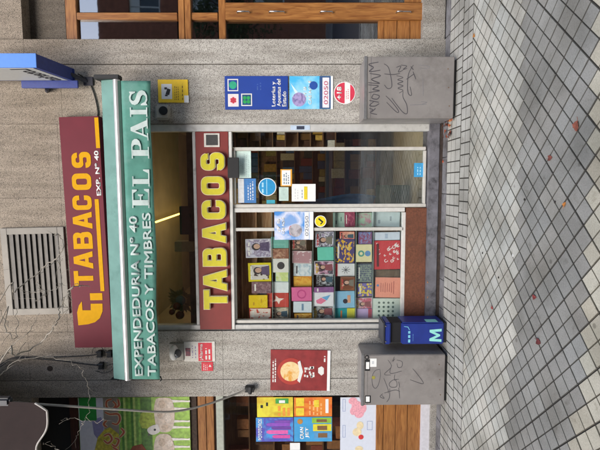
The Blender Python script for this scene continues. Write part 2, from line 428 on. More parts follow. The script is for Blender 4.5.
# strip of grey granite setts against the wall
m = MB(); x = -5.2
while x < 5.2:
    w = rnd.uniform(.28, .5); m.box(x+.003, x+w-.003, -.122, -.004, -.02, .002+rnd.uniform(0, .003)); x += w
tag(m.build('stone_gutter_strip', mat('blue_grey_stone', '#77777a', .7, noise=.2, scale=25, dirt=('#4c4a49', 5, .45)), bevel=.002), kind='structure')
tag(MB().box(-14, 14, -5.72, -5.56, -.2, .004).build('kerb', mat('kerb_granite', '#8b8984', .8, noise=.2, scale=60), bevel=.01), kind='structure')
tag(MB().box(-60, 60, -13.5, -5.73, -.25, -.024).build('road', mat('asphalt', '#46464a', .9, noise=.25, scale=50)), kind='structure')
tag(MB().box(-60, 60, -17, -13.51, -.2, .0).build('far_pavement', mat('far_pavement', '#8a8883', .9, noise=.15, scale=8)), kind='structure')

# ================================================================== BUILDING
XL, XR, ZT = -6.0, 6.0, 6.6
bld = empty('granite_building', (0, .2, 0), 'speckled grey granite ground floor facade holding three shopfronts', 'building')
xr = W(100, 39).x            # right reveal of the right neighbour's opening
xa, xb = W(300, 123.5).x, W(280, 330.6).x     # tobacco shop opening
xl = W(150, 397).x           # left neighbour opening
z_r = W(22, 20).z; z_l = W(33, 425).z; z_s = W(146, 225).z
j1, j2 = W(200, 64.3).x, W(60, 380.5).x
slabs = MB(); BACK = .24
def slab(x0, x1, zs, g=.0016):
    for a, b in zip(zs[:-1], zs[1:]):
        slabs.box(x0+g, x1-g, 0, BACK, a+g*.7, b-g*.7)
zup = [z_r, W(-40, 225).z, ZT]
zj = W(223, 370).z
slab(xr, XR, [z_r, W(-55, 100).z, ZT])
slab(j1+.003, xr, [0, z_r, W(-55, 100).z, ZT])
slab(xa, j1-.003, [0, W(61, 90).z, W(-55, 100).z, ZT])
xs = [xb, W(30, 198).x, xa]
slab(xb, xa, [z_s, W(61, 200).z])
for a, b in zip(xs[:-1], xs[1:]): slab(a, b, [W(61, 200).z, W(-55, 100).z, ZT])
slab(j2+.002, xb, [0, W(223, 360).z, W(120, 360).z, z_l, W(-55, 400).z, ZT])
slab(xl, j2-.002, [0, W(223, 360).z, W(120, 360).z, z_l, W(-55, 400).z, ZT])
slab(XL, xl, [z_l, W(-55, 400).z, ZT])
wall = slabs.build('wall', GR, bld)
mb = MB()
mb.box(j1-.01, j1+.01, .012, BACK-.002, .0, ZT).box(j2-.01, j2+.01, .012, BACK-.002, 0, ZT)
mb.box(XL, XR, .02, .22, W(-55, 100).z-.01, W(-55, 100).z+.01)
for q in xs[1:2]: mb.box(q-.008, q+.008, .014, .22, W(61, 200).z, ZT)
mb.build('mortar_joint', MORT, bld)
# overhanging slab out of view, added to shade the upper wall
MB().box(XL, XR, -.45, .24, ZT+.004, ZT+.3).build('added_overhang', mat('added_overhang_render', '#8f877b', .9, noise=.1, scale=9), bld, bevel=.01)
MB().box(XL, XR, .0, .24, ZT+.304, 10.5).build('upper_wall', mat('upper_brick', '#7b5a48', .9, noise=.15, scale=30), bld)
# inner shell so that the rooms are closed
shell = mat('room_plaster', '#6a5f50', .9, noise=.1, scale=4)
def room(name, x0, x1, z1, depth, flo, wal, z0=-.02):
    m = MB(); t = .05; y0, y1 = BACK+.002, depth
    m.box(x0-t, x0, y0, y1, z0, z1).box(x1, x1+t, y0, y1, z0, z1).box(x0-t, x1+t, y1, y1+t, z0, z1).box(x0-t, x1+t, y0, y1+t, z1, z1+t)
    m.build('room_wall', wal, bld)
    MB().box(x0, x1, y0, y1, z0-.0, z0+.05).build('room_floor', flo, bld)
room('shop', xb-.25, xa+.25, 3.35, 3.2, mat('beige_floor', '#c4b494', .5, noise=.12, scale=9), mat('ochre_plaster', '#6c5c42', .8, noise=.12, scale=5))
room('butcher', XL+.1, xb-.36, 4.4, 2.6, mat('brown_floor', '#5c4a3a', .6), shell)
room('flat', xa+.36, XR-.1, 4.4, 2.6, mat('grey_floor', '#4c4a48', .6), mat('dark_plaster', '#3d3833', .9))
# stone base under left neighbour's window
lb = RC(430, 398, 446, 470, 0)
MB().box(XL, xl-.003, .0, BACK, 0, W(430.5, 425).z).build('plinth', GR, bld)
# dark granite infill, with recess shade painted into its tone, above the right neighbour's joinery, set back in the reveal
X0, X1, Z0, Z1 = RC(22, -60, 64, 39, .13)
MB().box(xr, XR, .13, BACK, Z0, z_r+.0).build('recessed_panel', granite('shaded_granite', .42), bld)
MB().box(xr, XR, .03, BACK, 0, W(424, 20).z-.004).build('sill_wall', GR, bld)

# ---------------- right neighbour's joinery (photo rows y < 39)
D = .10
rw = empty('wooden_shopfront', W(424, 10, D), 'varnished wooden window and door frames with dark glass right of the wall pilaster', 'shopfront')
def part(name, x0, y0, x1, y1, d, th, m, parent, bevel=.004, X0f=None, X1f=None):
    X0, X1, Z0, Z1 = RC(x0, y0, x1, y1, d)
    if X0f is not None: X0 = X0f
    if X1f is not None: X1 = X1f
    return MB().box(X0, X1, d, d+th, Z0, Z1).build(name, m, parent, bevel=bevel)
YB = -70
part('top_rail', 64, YB, 75, 39, D, .08, WOODR, rw)
part('transom_bar', 177.5, YB, 183.5, 39, D, .08, WOODR, rw); part('transom_bar', 184, YB, 190, 39, D-.01, .09, WOODR, rw)
part('middle_rail', 218, YB, 225, 39, D, .08, WOODR, rw)
part('mullion', 75.2, 12.5, 177.3, 19.5, D+.005, .06, WOODV, rw)
part('mullion', 190.2, 12.5, 217.8, 19.5, D+.005, .06, WOODV, rw)
part('door_stile', 225.2, 2.5, 423.8, 19.5, D-.015, .09, WOODV, rw)
part('mullion', 75.2, -34, 177.3, -27, D+.005, .06, WOODV, rw)
for k, (a, b) in enumerate(((236, 251), (268, 286), (319, 334), (395, 412))):
    X0, X1, Z0, Z1 = RC(a, 11, b, 12.6, D-.02)
    m = MB(); m.tube([(X0, D-.035, Z0+.01), (X0, D-.05, Z0+.02), (X0, D-.05, Z1-.02), (X0, D-.035, Z1-.01)], .006, 8)
    m.tube([(X0, D-.014, Z0+.012), (X0, D-.037, Z0+.012)], .006, 8); m.tube([(X0, D-.014, Z1-.012), (X0, D-.037, Z1-.012)], .006, 8)
    m.build('hinge', mat('chrome', '#c8c8c8', .2, 1.0), rw, smooth=True)
gl = glass('street_glass', (.6, .6, .6), .62)
for (a, b, c, d_) in ((75.2, 19.7, 177.3, 39), (75.2, -27, 177.3, 12.3), (190.2, 19.7, 217.8, 39), (190.2, YB, 217.8, 12.3), (225.2, 19.7, 378, 39), (225.2, -40, 405, 2.3)):
    part('glass_pane', a, b, c, d_, D+.04, .006, gl, rw, 0)
part('sill_board', 378.2, 19.7, 384, 39, D+.02, .04, WOODR, rw)
for k, (a, b) in enumerate(((384.2, 396.8), (397.2, 409.8), (410.2, 423.8))):
    part('wood_panel', a, 19.7, b, 39, D+.02+.003*(k % 2), .03, WOODR, rw)
part('wood_panel', 405.2, -40, 423.8, 2.3, D+.02, .03, WOODR, rw)

# ---------------- tobacco shop front
sf = empty('shopfront', (xb, .06, 0), 'aluminium tobacco shopfront with glass door, display window and transom under a maroon band', 'shopfront')
ZTOP = z_s
# outer frame
A = lambda name, x0, y0, x1, y1, d, th, m=ALU, bv=.003: part(name, x0, y0, x1, y1, d, th, m, sf, bv)
X0, X1, Z0, Z1 = RC(146, 124, 441, 131.2, .02)
MB().box(X0, xa-.002, .02, .09, .02, ZTOP-.004).build('frame_stile', ALU, sf, bevel=.004)
X0, X1, Z0, Z1 = RC(146, 325, 380, 330.5, .02)
MB().box(xb+.002, X1, .03, .10, .40, ZTOP-.004).build('frame_stile', ALU, sf, bevel=.004)
# transom glazing
A('transom_rail', 194.5, 131.6, 197.5, 329.5, .04, .05)
A('glass_pane', 146, 131.6, 194.3, 329.5, .065, .005, glass('clear_glass', (.93, .95, .94), .14), 0)
# maroon lettering band
bandp = A('sign_band', 197.7, 131.6, 229.8, 329.5, .015, .05, MAROON2, .002)
A('trim_rail', 230, 131.6, 233.2, 329.5, .02, .07, mat('white_aluminium', '#cfcfca', .45, .1, .07))
v = A('vent_window', 204, 133.3, 219.5, 147, .008, .012, mat('white_frame', '#cfcdc5', .5), .001)
X0, X1, Z0, Z1 = RC(206, 134.8, 217.6, 145.2, .005)
MB().box(X0, X1, .004, .009, Z0, Z1).build('vent_mesh', mat('dark_mesh', '#3c3d3c', .7, noise=.4, scale=200), v)
# block letters: chamfered outlines, on a 10 x 12 grid
def arc(cx, cz, r, a0, a1, n=5, rz=None):
    rz = rz or r
    return [(cx+r*math.cos(math.radians(a0+(a1-a0)*i/n)), cz+rz*math.sin(math.radians(a0+(a1-a0)*i/n))) for i in range(n+1)]
def rrect(x0, x1, z0, z1, r, which=(1, 1, 1, 1)):    # corners: BL BR TR TL, counter-clockwise
    p = []
    p += arc(x0+r, z0+r, r, 180, 270) if which[0] else [(x0, z0)]
    p += arc(x1-r, z0+r, r, 270, 360) if which[1] else [(x1, z0)]
    p += arc(x1-r, z1-r, r, 0, 90) if which[2] else [(x1, z1)]
    p += arc(x0+r, z1-r, r, 90, 180) if which[3] else [(x0, z1)]
    return p
GLY = {
 'T': [[(0, 9.2), (3.4, 9.2), (3.4, 0), (6.6, 0), (6.6, 9.2), (10, 9.2), (10, 12), (0, 12)]],
 'A': [[(0, 0), (3.1, 0), (3.7, 2.6), (6.3, 2.6), (6.9, 0), (10, 0), (6.9, 12), (3.1, 12)], [(4.2, 4.9), (5, 8.8), (5.8, 4.9)]],
 'B': [[(0, 0)]+arc(7.2, 2.8, 2.8, -90, 0)+arc(7.5, 5.4, 2.3, 0, 45)+arc(7.2, 9.2, 2.5, -20, 90, rz=2.8)+[(0, 12)],
       [(3.1, 7.4), (3.1, 9.7), (6, 9.7), (6.6, 9.2), (6.6, 7.9), (6, 7.4)], [(3.1, 2.4), (3.1, 5.1), (6.3, 5.1), (6.9, 4.5), (6.9, 3), (6.3, 2.4)]],
 'O': [rrect(0, 10, 0, 12, 3.2), rrect(3.2, 6.8, 2.6, 9.4, 1.2)[::-1]],
 'C': [arc(3.2, 3.2, 3.2, 180, 270)+arc(6.8, 3.2, 3.2, 270, 360)+[(10, 4.6), (6.8, 4.6), (6.8, 3.4), (6.2, 2.6), (3.9, 2.6), (3.2, 3.4), (3.2, 8.6), (3.9, 9.4), (6.2, 9.4), (6.8, 8.6), (6.8, 7.6), (10, 7.6)]+arc(6.8, 8.8, 3.2, 0, 90)+arc(3.2, 8.8, 3.2, 90, 180)],
 'S': [[(0, 0), (6.8, 0)]+arc(6.8, 3.2, 3.2, -90, 0)+[(10, 4.6)]+arc(7.2, 4.6, 2.8, 10, 80, 3)+[(3.9, 7.6), (3.2, 8.1), (3.2, 9), (3.9, 9.5), (9.2, 9.5), (9.2, 12), (3.2, 12)]+arc(3.2, 8.8, 3.2, 90, 180)+[(0, 7.8)]+arc(2.6, 7.4, 2.6, 190, 260, 3)+[(6.1, 4.6), (6.8, 4.1), (6.8, 3.1), (6.1, 2.5), (0, 2.5)]],
}
SS = [[(9.6, 8.4), (9.6, 9)] + arc(6.4, 8.8, 3.2, 0, 90) + arc(3.3, 8.8, 3.2, 90, 180) + [(.1, 7.7)] + arc(3.1, 7.6, 3, 190, 250, 3) + [(6.0, 4.9), (6.7, 4.2), (6.5, 2.9), (5.9, 2.6), (3.9, 2.6), (3.2, 3.2), (3.2, 3.5), (0, 3.5), (0, 3)] + arc(3.2, 3.2, 3.2, 180, 270) + arc(6.8, 3.2, 3.2, 270, 360) + [(10, 4.4)] + arc(7, 4.4, 3, 5, 70, 3) + [(3.9, 7.1), (3.3, 7.8), (3.4, 8.8), (4, 9.4), (5.8, 9.4), (6.4, 8.9), (6.4, 8.4)]]
SS = [SS[0][::-1]]
GLY['S'] = SS
def inflate(loop, d):
    n = len(loop); out = []
    ar = sum(loop[i][0]*loop[(i+1) % n][1]-loop[(i+1) % n][0]*loop[i][1] for i in range(n))
    sg = 1 if ar > 0 else -1
    for i in range(n):
        a, b, c = Vector(loop[i-1]), Vector(loop[i]), Vector(loop[(i+1) % n])
        t1 = (b-a); t2 = (c-b)
        t1 = t1.normalized() if t1.length > 1e-9 else t2.normalized(); t2 = t2.normalized() if t2.length > 1e-9 else t1
        nn = Vector((t1.y+t2.y, -(t1.x+t2.x)))
        if nn.length < 1e-6: nn = Vector((t1.y, -t1.x))
        nn.normalize(); k = 1/max(.5, nn.dot(Vector((t1.y, -t1.x))))
        out.append(tuple(b+nn*d*k*sg))
    return out
def glyph(ch, X0, X1, Z0, Z1, y, th, m, parent, name='letter', grow=0):
    f = lambda p: (X0+p[0]/10*(X1-X0), Z0+p[1]/12*(Z1-Z0))
    loops = [[f(p) for p in l] for l in GLY[ch]]
    if grow: loops = [inflate(loops[0], grow)] + [inflate(l, -grow) for l in loops[1:]]
    return MB().prism(loops, y, y+th).build(name, m, parent)
lets = [('T', 289.5, 310), ('A', 269.5, 291.5), ('B', 247.5, 267), ('A', 222.5, 243.5), ('C', 199.8, 219.8), ('O', 176, 195.5), ('S', 152, 171)]
for i, (ch, y0, y1) in enumerate(lets):
    xo = 200.2 + (y0-150)/150*3.3
    X0, X1, Z0, Z1 = RC(xo+.6, y0+.8, xo+23.8, y1-.8, -.03)
    rt = glyph(ch, X0, X1, Z0, Z1, -.026, .041, CREAM, sf, 'letter', grow=.006)
    glyph(ch, X0, X1, Z0, Z1, -.031, .0045, YEL, rt, 'letter_face')
# door
AL = mat('door_aluminium', '#cac9c2', .4, .15, .08, 20)
WAL = MATS['white_aluminium']
dr = part('door', 233.4, 204, 426, 207.5, .055, .05, AL, sf, .003)
def dpart(n, x0, y0, x1, y1, d=.055, th=.05, m=None, bv=.003): return part(n, x0, y0, x1, y1, d, th, m or AL, dr, bv)
dpart('stile', 233.4, 147, 426, 150.3); dpart('rail', 233.4, 150.5, 235.6, 203.8); dpart('rail', 423.5, 150.5, 426, 203.8)
dpart('glass_pane', 235.7, 150.4, 423.4, 203.9, .08, .006, glass('door_glass', (.86, .9, .9), .34), 0)
X0, X1, Z0, Z1 = RC(230.5, 157.5, 236, 178, .0)
MB().box(X0, X1, .0, .018, Z0-.03, Z1+.03).build('door_closer', DARK, sf, bevel=.004)
A('glass_pane', 233.4, 131.6, 428, 146.8, .085, .005, glass('clear_glass', (.93, .95, .94), .14), 0)
# display window
A('window_stile', 233.4, 207.8, 405, 212, .045, .06, WAL)
A('window_mullion', 235.5, 227.6, 403.5, 230.8, .05, .04, AL)
A('window_stile', 233.4, 319.8, 405, 322.6, .045, .06, AL)
A('window_rail', 401.6, 212.2, 405, 319.6, .05, .05, WAL)
A('window_rail', 233.5, 212.2, 236.2, 319.6, .05, .05, AL)
A('glass_pane', 236.3, 212.1, 401.5, 227.5, .07, .005, glass('clear_glass', (.93, .95, .94), .14), 0)
A('glass_pane', 236.3, 230.9, 401.5, 319.7, .07, .005, glass('clear_glass', (.93, .95, .94), .14), 0)
A('sill_track', 234, 322.8, 380, 324.8, .05, .05, mat('dark_track', '#55595a', .5, .3))
# brown stone panel and threshold
brown = mat('brown_stone', '#6b4230', .45, noise=.25, scale=60, dirt=('#54352a', 4, .5))
A('base_panel', 405.3, 207.8, 425.5, 329.5, .035, .08, brown, .003)
X0, X1, Z0, Z1 = RC(428, 123.6, 441, 330.4, .0)
MB().box(xb+.002, xa-.002, -.004, .226, .0, W(437.5, 225).z-.001).build('footing', mat('dark_brown_footing', '#3b312c', .9, noise=.4, scale=30), sf)  # dark brown strip below the threshold
MB().box(xb+.002, xa-.002, -.015, .23, W(437.5, 225).z, W(427.5, 225).z).build('threshold', mat('worn_metal_threshold', '#77777e', .45, .3, .25, 10, dirt=('#434347', 8, .47)), sf, bevel=.006)
# interior
it = bld
lw = emis('led_tube_light', '#ffd766', 2.6)
zc = 3.22
p1, p2 = G(156, 222, zc), G(189, 210.5, zc)
lt = MB().tube([p1, p2], .013, 8).build('led_tube', lw, smooth=True)
tag(lt, 'glowing warm led tube under the ochre ceiling behind the transom', 'lamp')
pl = bpy.data.lights.new('shop_fill', 'POINT'); pl.energy = 17; pl.color = (1, .82, .52); pl.shadow_soft_size = .25  # unseen fill light below the tube, added to brighten the shop
po = bpy.data.objects.new('shop_fill', pl); COL.objects.link(po); po.parent = lt; po.location = (0, -.3, -.7)
# ================================================================== SIGNS ON THE WALL
# upper maroon sign board
so_ = W(105, 232, -.1)
sg = empty('shop_sign', so_, 'long maroon board with golden letters fixed above the green awning', 'sign')
X0, X1, Z0, Z1 = RC(66, 116, 105.5, 347.5, -.1)
MB().box(X0, X1, -.1, -.02, Z0, Z1).build('board', MAROON, sg, bevel=.002)
for ch, y0, y1 in (('T', 270, 286), ('A', 250.5, 269), ('B', 231, 249), ('A', 211, 229), ('C', 194.5, 210), ('O', 172.5, 190), ('S', 151, 168)):
    a0, a1, b0, b1 = RC(72.6, y0+.5, 92.2, y1-.5, -.1)
    glyph(ch, a0, a1, b0, b1, -.103, .0035, GOLD, sg)
zl, zh = RC(97, 150, 101, 198, -.1)[2:]
ptext('EXP. N\u00ba 40', 96.6, 150.5, 101.2, 195.5, -.1, WHITE, sg, bold=.025, ext=.003)
for a, b in ((117.5, 148), (199, 291)):
    a0, a1, b0, b1 = RC(97.3, a, 101.3, b, -.1); MB().box(a0, a1, -.1032, -.0998, b0, b1).build('stripe', GOLD, sg)
q = lambda pts: [((p[0]), (p[1])) for p in pxl(pts, -.1)]
emb = [(80, 301), (80.5, 310), (89, 310), (89, 303.5), (101, 303.5), (101, 311), (98, 318), (93, 322), (86, 324), (76, 325), (75, 312), (77, 305)]
MB().prism([q(emb)[::-1]], -.103, -.0998).build('emblem', GOLD, sg)
a0, a1, b0, b1 = RC(88.5, 293, 101, 300, -.1); MB().box(a0, a1, -.103, -.0998, b0, b1).build('emblem', GOLD, sg)
sg.rotation_euler = (math.radians(-2), math.radians(-1.15), 0)

# green awning
aw = empty('awning', W(125, 228, -.3), 'retracted teal awning with a silver front bar and white lettering on its valance', 'awning')
DF = -.40
ax0, ax1 = W(125, 381, DF).x, W(120, 78.5, DF).x
zb0, zb1 = RC(117.5, 78, 124.5, 382, DF)[2:]
bar = MB(); n = 14
zc_, rc_ = (zb0+zb1)/2, (zb1-zb0)/2
for (x0, x1) in ((ax0, ax1),):
    prof = [(DF+.03+.028*math.cos(a), zc_+rc_*math.sin(a)) for a in [2*PI*i/n for i in range(n)]]
    b = len(bar.v); bar.v += [(x0, p[0], p[1]) for p in prof]+[(x1, p[0], p[1]) for p in prof]
    for i in range(n): bar.f.append((b+i, b+(i+1) % n, b+n+(i+1) % n, b+n+i))
    bar.f.append(tuple(b+i for i in range(n))); bar.f.append(tuple(b+2*n-1-i for i in range(n)))
bar.build('front_bar', mat('silver_bar', '#c3c4c4', .35, .5, .07, 15), aw)
# rolled fabric face above the bar, slightly leaning back
zt = RC(106.5, 78, 118, 380, DF+.06)[3]
m = MB(); ns = 24
for i in range(ns):
    xA, xB = ax0-.0+(ax1-ax0-.0)*i/ns, ax0+(ax1-ax0)*(i+1)/ns
    m.poly([(xA, DF+.02, zb1-.01), (xB, DF+.02, zb1-.01), (xB, DF+.055, zt-.012), (xA, DF+.055, zt-.012)])
    m.poly([(xA, DF+.055, zt-.012), (xB, DF+.055, zt-.012), (xB, DF+.08, zt), (xA, DF+.08, zt)])
    m.poly([(xA, DF+.08, zt), (xB, DF+.08, zt), (xB, -.06, zt+.06), (xA, -.06, zt+.06)])
for xx in (ax0+.004, ax1-.03):
    m.box(xx-.002, xx+.002, DF+.06, -.06, zt-.08, zt-.01)
fab = m.build('fabric_cover', TEALG, aw)
MB().box(ax0+.02, ax1-.02, -.12, -.004, zt-.13, zt-.02).build('cassette', DARK, aw, bevel=.01)
# valance: hanging cloth with slight waves
zv0, zv1 = RC(126, 80, 155, 380, DF+.015)[2:]
vx0, vx1 = W(140, 379.5, DF).x, W(140, 80.5, DF).x
def wave(x, k): return DF+.012+k*(.012*math.sin(x*7.3)+.003*math.sin(x*19+1))
m = MB(); nx, nz = 90, 6
for i in range(nx+1):
    for j in range(nz+1):
        x = vx0+(vx1-vx0)*i/nx; k = 1-j/nz
        m.v.append((x, wave(x, k), zv0+(zv1-zv0)*j/nz+(1-j/nz)*.006*math.sin(x*4)))
for i in range(nx):
    for j in range(nz):
        a = i*(nz+1)+j; m.f.append((a, a+nz+1, a+nz+2, a+1))
va = m.build('valance', TEAL, aw, smooth=True)
sm = va.modifiers.new('thickness', 'SOLIDIFY'); sm.thickness = .002
MB().box(vx0, vx1, DF+.006, DF+.03, zv1-.004, zb0+.012).build('valance_rail', mat('dark_green_seam', '#24483d', .8), aw)
def onwave(o):
    off = wl(o)
    for v in o.data.vertices:
        x = v.co.x+off.x; z = v.co.z+off.z; k = 1-(z-zv0)/(zv1-zv0)
        base = DF; v.co.y += wave(x, k)-DF-.011
    return o
def subdiv(o, n=1):
    bm = bmesh.new(); bm.from_mesh(o.data); bmesh.ops.triangulate(bm, faces=bm.faces)
    bm.to_mesh(o.data); bm.free(); return o
def vtext(s, a, b, c, d, bold, fat=0):
    tt = text(s, W(130, d, DF).x, W(130, b, DF).x, W(c, (b+d)/2, DF).z, W(a, (b+d)/2, DF).z, DF-.002, FADED, aw, bold=bold, ext=.0006, fat=fat)
    return onwave(tt)
vtext('EXPENDEDURIA N\u00ba 40', 132.0, 216, 140.4, 376, .02)
vtext('TABACOS Y TIMBRES', 145.3, 213, 153.2, 376, 0, .0025)
# EL PAIS in a serif face
def serif(pts_list, X0, X1, Z0, Z1):
    return [[(X0+p[0]*(X1-X0), Z0+p[1]*(Z1-Z0)) for p in l] for l in pts_list]
SER = {
 'E': [[(0, 0), (1, 0), (1, .30), (.93, .30), (.80, .07), (.42, .07), (.42, .47), (.60, .47), (.66, .36), (.72, .36), (.72, .66), (.66, .66), (.60, .54), (.42, .54), (.42, .93), (.78, .93), (.90, .72), (.97, .72), (.97, 1), (0, 1), (0, .94), (.14, .94), (.14, .06), (0, .06)]],
 'L': [[(0, 0), (1, 0), (1, .36), (.93, .36), (.78, .07), (.44, .07), (.44, .94), (.6, .94), (.6, 1), (0, 1), (0, .94), (.15, .94), (.15, .06), (0, .06)]],
 'P': [[(0, 0), (.6, 0), (.6, .06), (.44, .06), (.44, .45), (.7, .45), (.9, .52), (1, .66), (1, .80), (.9, .94), (.7, 1), (0, 1), (0, .94), (.14, .94), (.14, .06), (0, .06)], [(.44, .52), (.44, .93), (.6, .93), (.7, .84), (.7, .62), (.6, .52)]],
 'A': [[(-.05, 0), (.32, 0), (.32, .06), (.2, .06), (.27, .26), (.60, .26), (.68, .06), (.55, .06), (.55, 0), (1.08, 0), (1.08, .06), (.98, .06), (.62, 1), (.44, 1), (.10, .06), (-.05, .06)], [(.30, .33), (.44, .74), (.575, .33)]],
 'I': [[(0, 0), (1, 0), (1, .06), (.74, .06), (.74, .94), (1, .94), (1, 1), (0, 1), (0, .94), (.26, .94), (.26, .06), (0, .06)]],
 'S': [[(0, 0), (.07, 0), (.14, .06), (.36, -.02), (.66, 0), (.92, .12), (1, .28), (.94, .44), (.78, .55), (.36, .68), (.29, .78), (.36, .90), (.52, .93), (.72, .86), (.84, .66), (.91, .66), (.91, 1), (.84, 1), (.77, .95), (.56, 1.02), (.30, .99), (.08, .87), (.02, .70), (.10, .54), (.26, .44), (.62, .33), (.70, .22), (.62, .1), (.44, .06), (.24, .13), (.08, .36), (0, .36)]],
}
el = MB()
for ch, y0, y1, x0, x1 in (('E', 189, 208, 129.7, 149), ('L', 169.5, 186.5, 129.7, 148.7), ('P', 139, 158.5, 128.8, 148), ('A', 120, 139.5, 128.2, 147.6), ('I', 107.5, 117, 127.6, 147), ('S', 90.3, 105.5, 126.8, 146.6)):
    a0, a1 = W(138, y1, DF).x, W(138, y0, DF).x; b0, b1 = W(x1+.6, (y0+y1)/2, DF).z, W(x0+2.6, (y0+y1)/2, DF).z
    el.prism(serif(SER[ch], a0, a1, b0, b1), DF-.0035, DF-.001)
a0, a1 = W(138, 114, DF).x, W(138, 110, DF).x; b1 = W(125.8, 112, DF).z
onwave(el.build('lettering', FADED, aw))
br = MB(); br.box(ax1-.004, ax1+.035, DF-.01, DF+.075, zb0-.005, zt+.03).box(ax1-.0, ax1+.02, DF+.08, -.002, zt-.03, zt+.03)
br.build('end_bracket', mat('black_iron', '#2a2b2c', .6, .3), aw, bevel=.006)
MB().box(ax0-.02, ax0-.003, DF+.03, -.002, zt-.06, zt+.02).build('end_bracket', mat('black_iron', '#2a2b2c'), aw, bevel=.004)
MB().tube([(vx0+.02, DF+.02, zv0-.004), (vx0-.02, DF+.03, zv0-.012), (vx0-.04, DF+.05, zv0+.01)], .006).build('hook', DARK, aw)

# ventilation grille
gr = empty('ventilation_grille', W(67, 272, 0), 'large grey metal louvre grille on the brown stone left of the maroon board', 'grille')
X0, X1, Z0, Z1 = RC(3.5, 227, 66.5, 314, -.02)
gm = mat('grille_metal', '#67645e', .5, .3, .12, 9)
fw = .065
m = MB(); m.box(X0, X1, -.022, -.002, Z0, Z0+fw).box(X0, X1, -.022, -.002, Z1-fw, Z1).box(X0, X0+fw, -.022, -.002, Z0+fw, Z1-fw).box(X1-fw, X1, -.022, -.002, Z0+fw, Z1-fw)
m.build('frame', gm, gr, bevel=.003)
MB().box(X0+fw, X1-fw, -.0035, -.0015, Z0+fw, Z1-fw).build('duct_opening', mat('duct_dark', '#46433f', .9), gr)
nl = 9
for i in range(nl):
    zc1 = Z0+fw+(Z1-Z0-2*fw)*(i+.5)/nl; h = (Z1-Z0-2*fw)/nl
    MB().poly([(X0+fw, -.0265, zc1-h*.62), (X1-fw, -.0265, zc1-h*.62), (X1-fw, -.005, zc1+h*.46), (X0+fw, -.005, zc1+h*.46)]).poly([(X0+fw, -.0245, zc1-h*.63), (X1-fw, -.0245, zc1-h*.63), (X1-fw, -.0265, zc1-h*.62), (X0+fw, -.0265, zc1-h*.62)]).build('louvre', mat('louvre_grey', '#5f5c57', .55, .3, .15, 12), gr)
gr.rotation_euler = (0, math.radians(-1.2), 0)

# projecting blue light box
pb = empty('projecting_sign', W(77, 80, 0), 'blue and white light box sticking out from the wall at the upper right', 'sign')
x1 = W(77, 69.5, 0).x; x0 = W(77, 80.5, 0).x; zlow = W(77, 75, -.02).z
y_f = -.56
NV = mat('sign_navy', '#25377e', .4); LB = mat('sign_light_blue', '#4f86dd', .4, noise=.04)
fx = W(18, 60.5, y_f).x; hw = .058
zf = W(36.5, 60, y_f).z
# tapered body: bottom face slopes from the wall (low) to the front
cx = (x0+x1)/2-.02
hull = MB(); zt_ = zf+.85
P = [(cx-hw, -.10, zlow), (cx+hw, -.10, zlow), (cx+hw, y_f, zf), (cx-hw, y_f, zf)]
hull.v += P+[(p[0], p[1], zt_) for p in P]; hull.f += [(0, 3, 2, 1), (4, 5, 6, 7), (0, 1, 5, 4), (1, 2, 6, 5), (3, 0, 4, 7)]
hull.v += []
hull.build('casing', NV, pb, bevel=.003)
MB().box(cx-hw-.001, cx+hw+.001, y_f-.006, y_f+.004, zf, zt_).build('front_panel', LB, pb, bevel=.002)
sd = MB(); sd.v += [(cx-hw-.004, -.13, zlow+.035), (cx-hw-.004, y_f+.01, zf+.035), (cx-hw-.004, y_f+.01, zt_-.02), (cx-hw-.004, -.13, zt_-.02)]
sd.v += [(v[0]+.003, v[1], v[2]) for v in sd.v[:4]]; sd.f += [(0, 1, 2, 3), (7, 6, 5, 4), (0, 4, 5, 1), (1, 5, 6, 2), (2, 6, 7, 3), (3, 7, 4, 0)]
face = sd.build('side_panel', mat('grey_white_acrylic', '#b9b9b4', .4, noise=.04), pb)
tt = text('Loter\u00edas', 0, .40, 0, .16, 0, DARK, face, bold=.01, ext=.002, shear=.2)
off = wl(face)
for v in tt.data.vertices:
    x, y, z = v.co.x+off.x, v.co.y+off.y, v.co.z+off.z
    v.co = Vector((cx-hw-.0045+y, y_f+.02+(.40-x), zf+.12+z - (.4-x)*.0))-off
    v.co = Vector((v.co.x, (y_f+.02+x)-off.y, zf+.10+z-off.z-(x)*.25))
X0, X1, Z0, Z1 = RC(22, 80.5, 78, 88, -.1)
MB().box(X0, X1, -.105, -.085, Z0, Z1).build('back_plate', NV, pb, bevel=.003)
MB().box(X0+.002, cx+hw, -.098, -.07, zlow-.005, zlow+.5).build('back_plate', NV, pb, bevel=.003)
bm_ = MB(); bx = W(86, 82, -.03); bm_.box(bx.x-.03, bx.x+.05, -.02, -.002, bx.z-.06, bx.z+.03); bm_.tube([(bx.x+.01, -.01, bx.z), (cx, -.12, zlow+.02)], .02, 8)
bm_.tube([W(47, 89, -.08), W(47, 91, -.002)], .02, 6)
bm_.build('bracket', mat('dark_bracket', '#2b2b35', .6), pb)
def cable(name, pts, r, label, col='#1d1c1b', grp=None):
    o = MB().tube(spline(pts, 6), r, 6).build(name, mat('rubber_'+col.strip('#'), col, .6), smooth=True)
    return tag(o, label, 'cable', grp)
cable('cable', [W(78, 74, -.09), W(83, 77, -.03), W(90, 84, -.012), W(95, 97, -.01), W(98, 112, -.01), W(97, 118, -.006)], .006, 'thin black cable hanging from the bracket of the projecting blue light box')
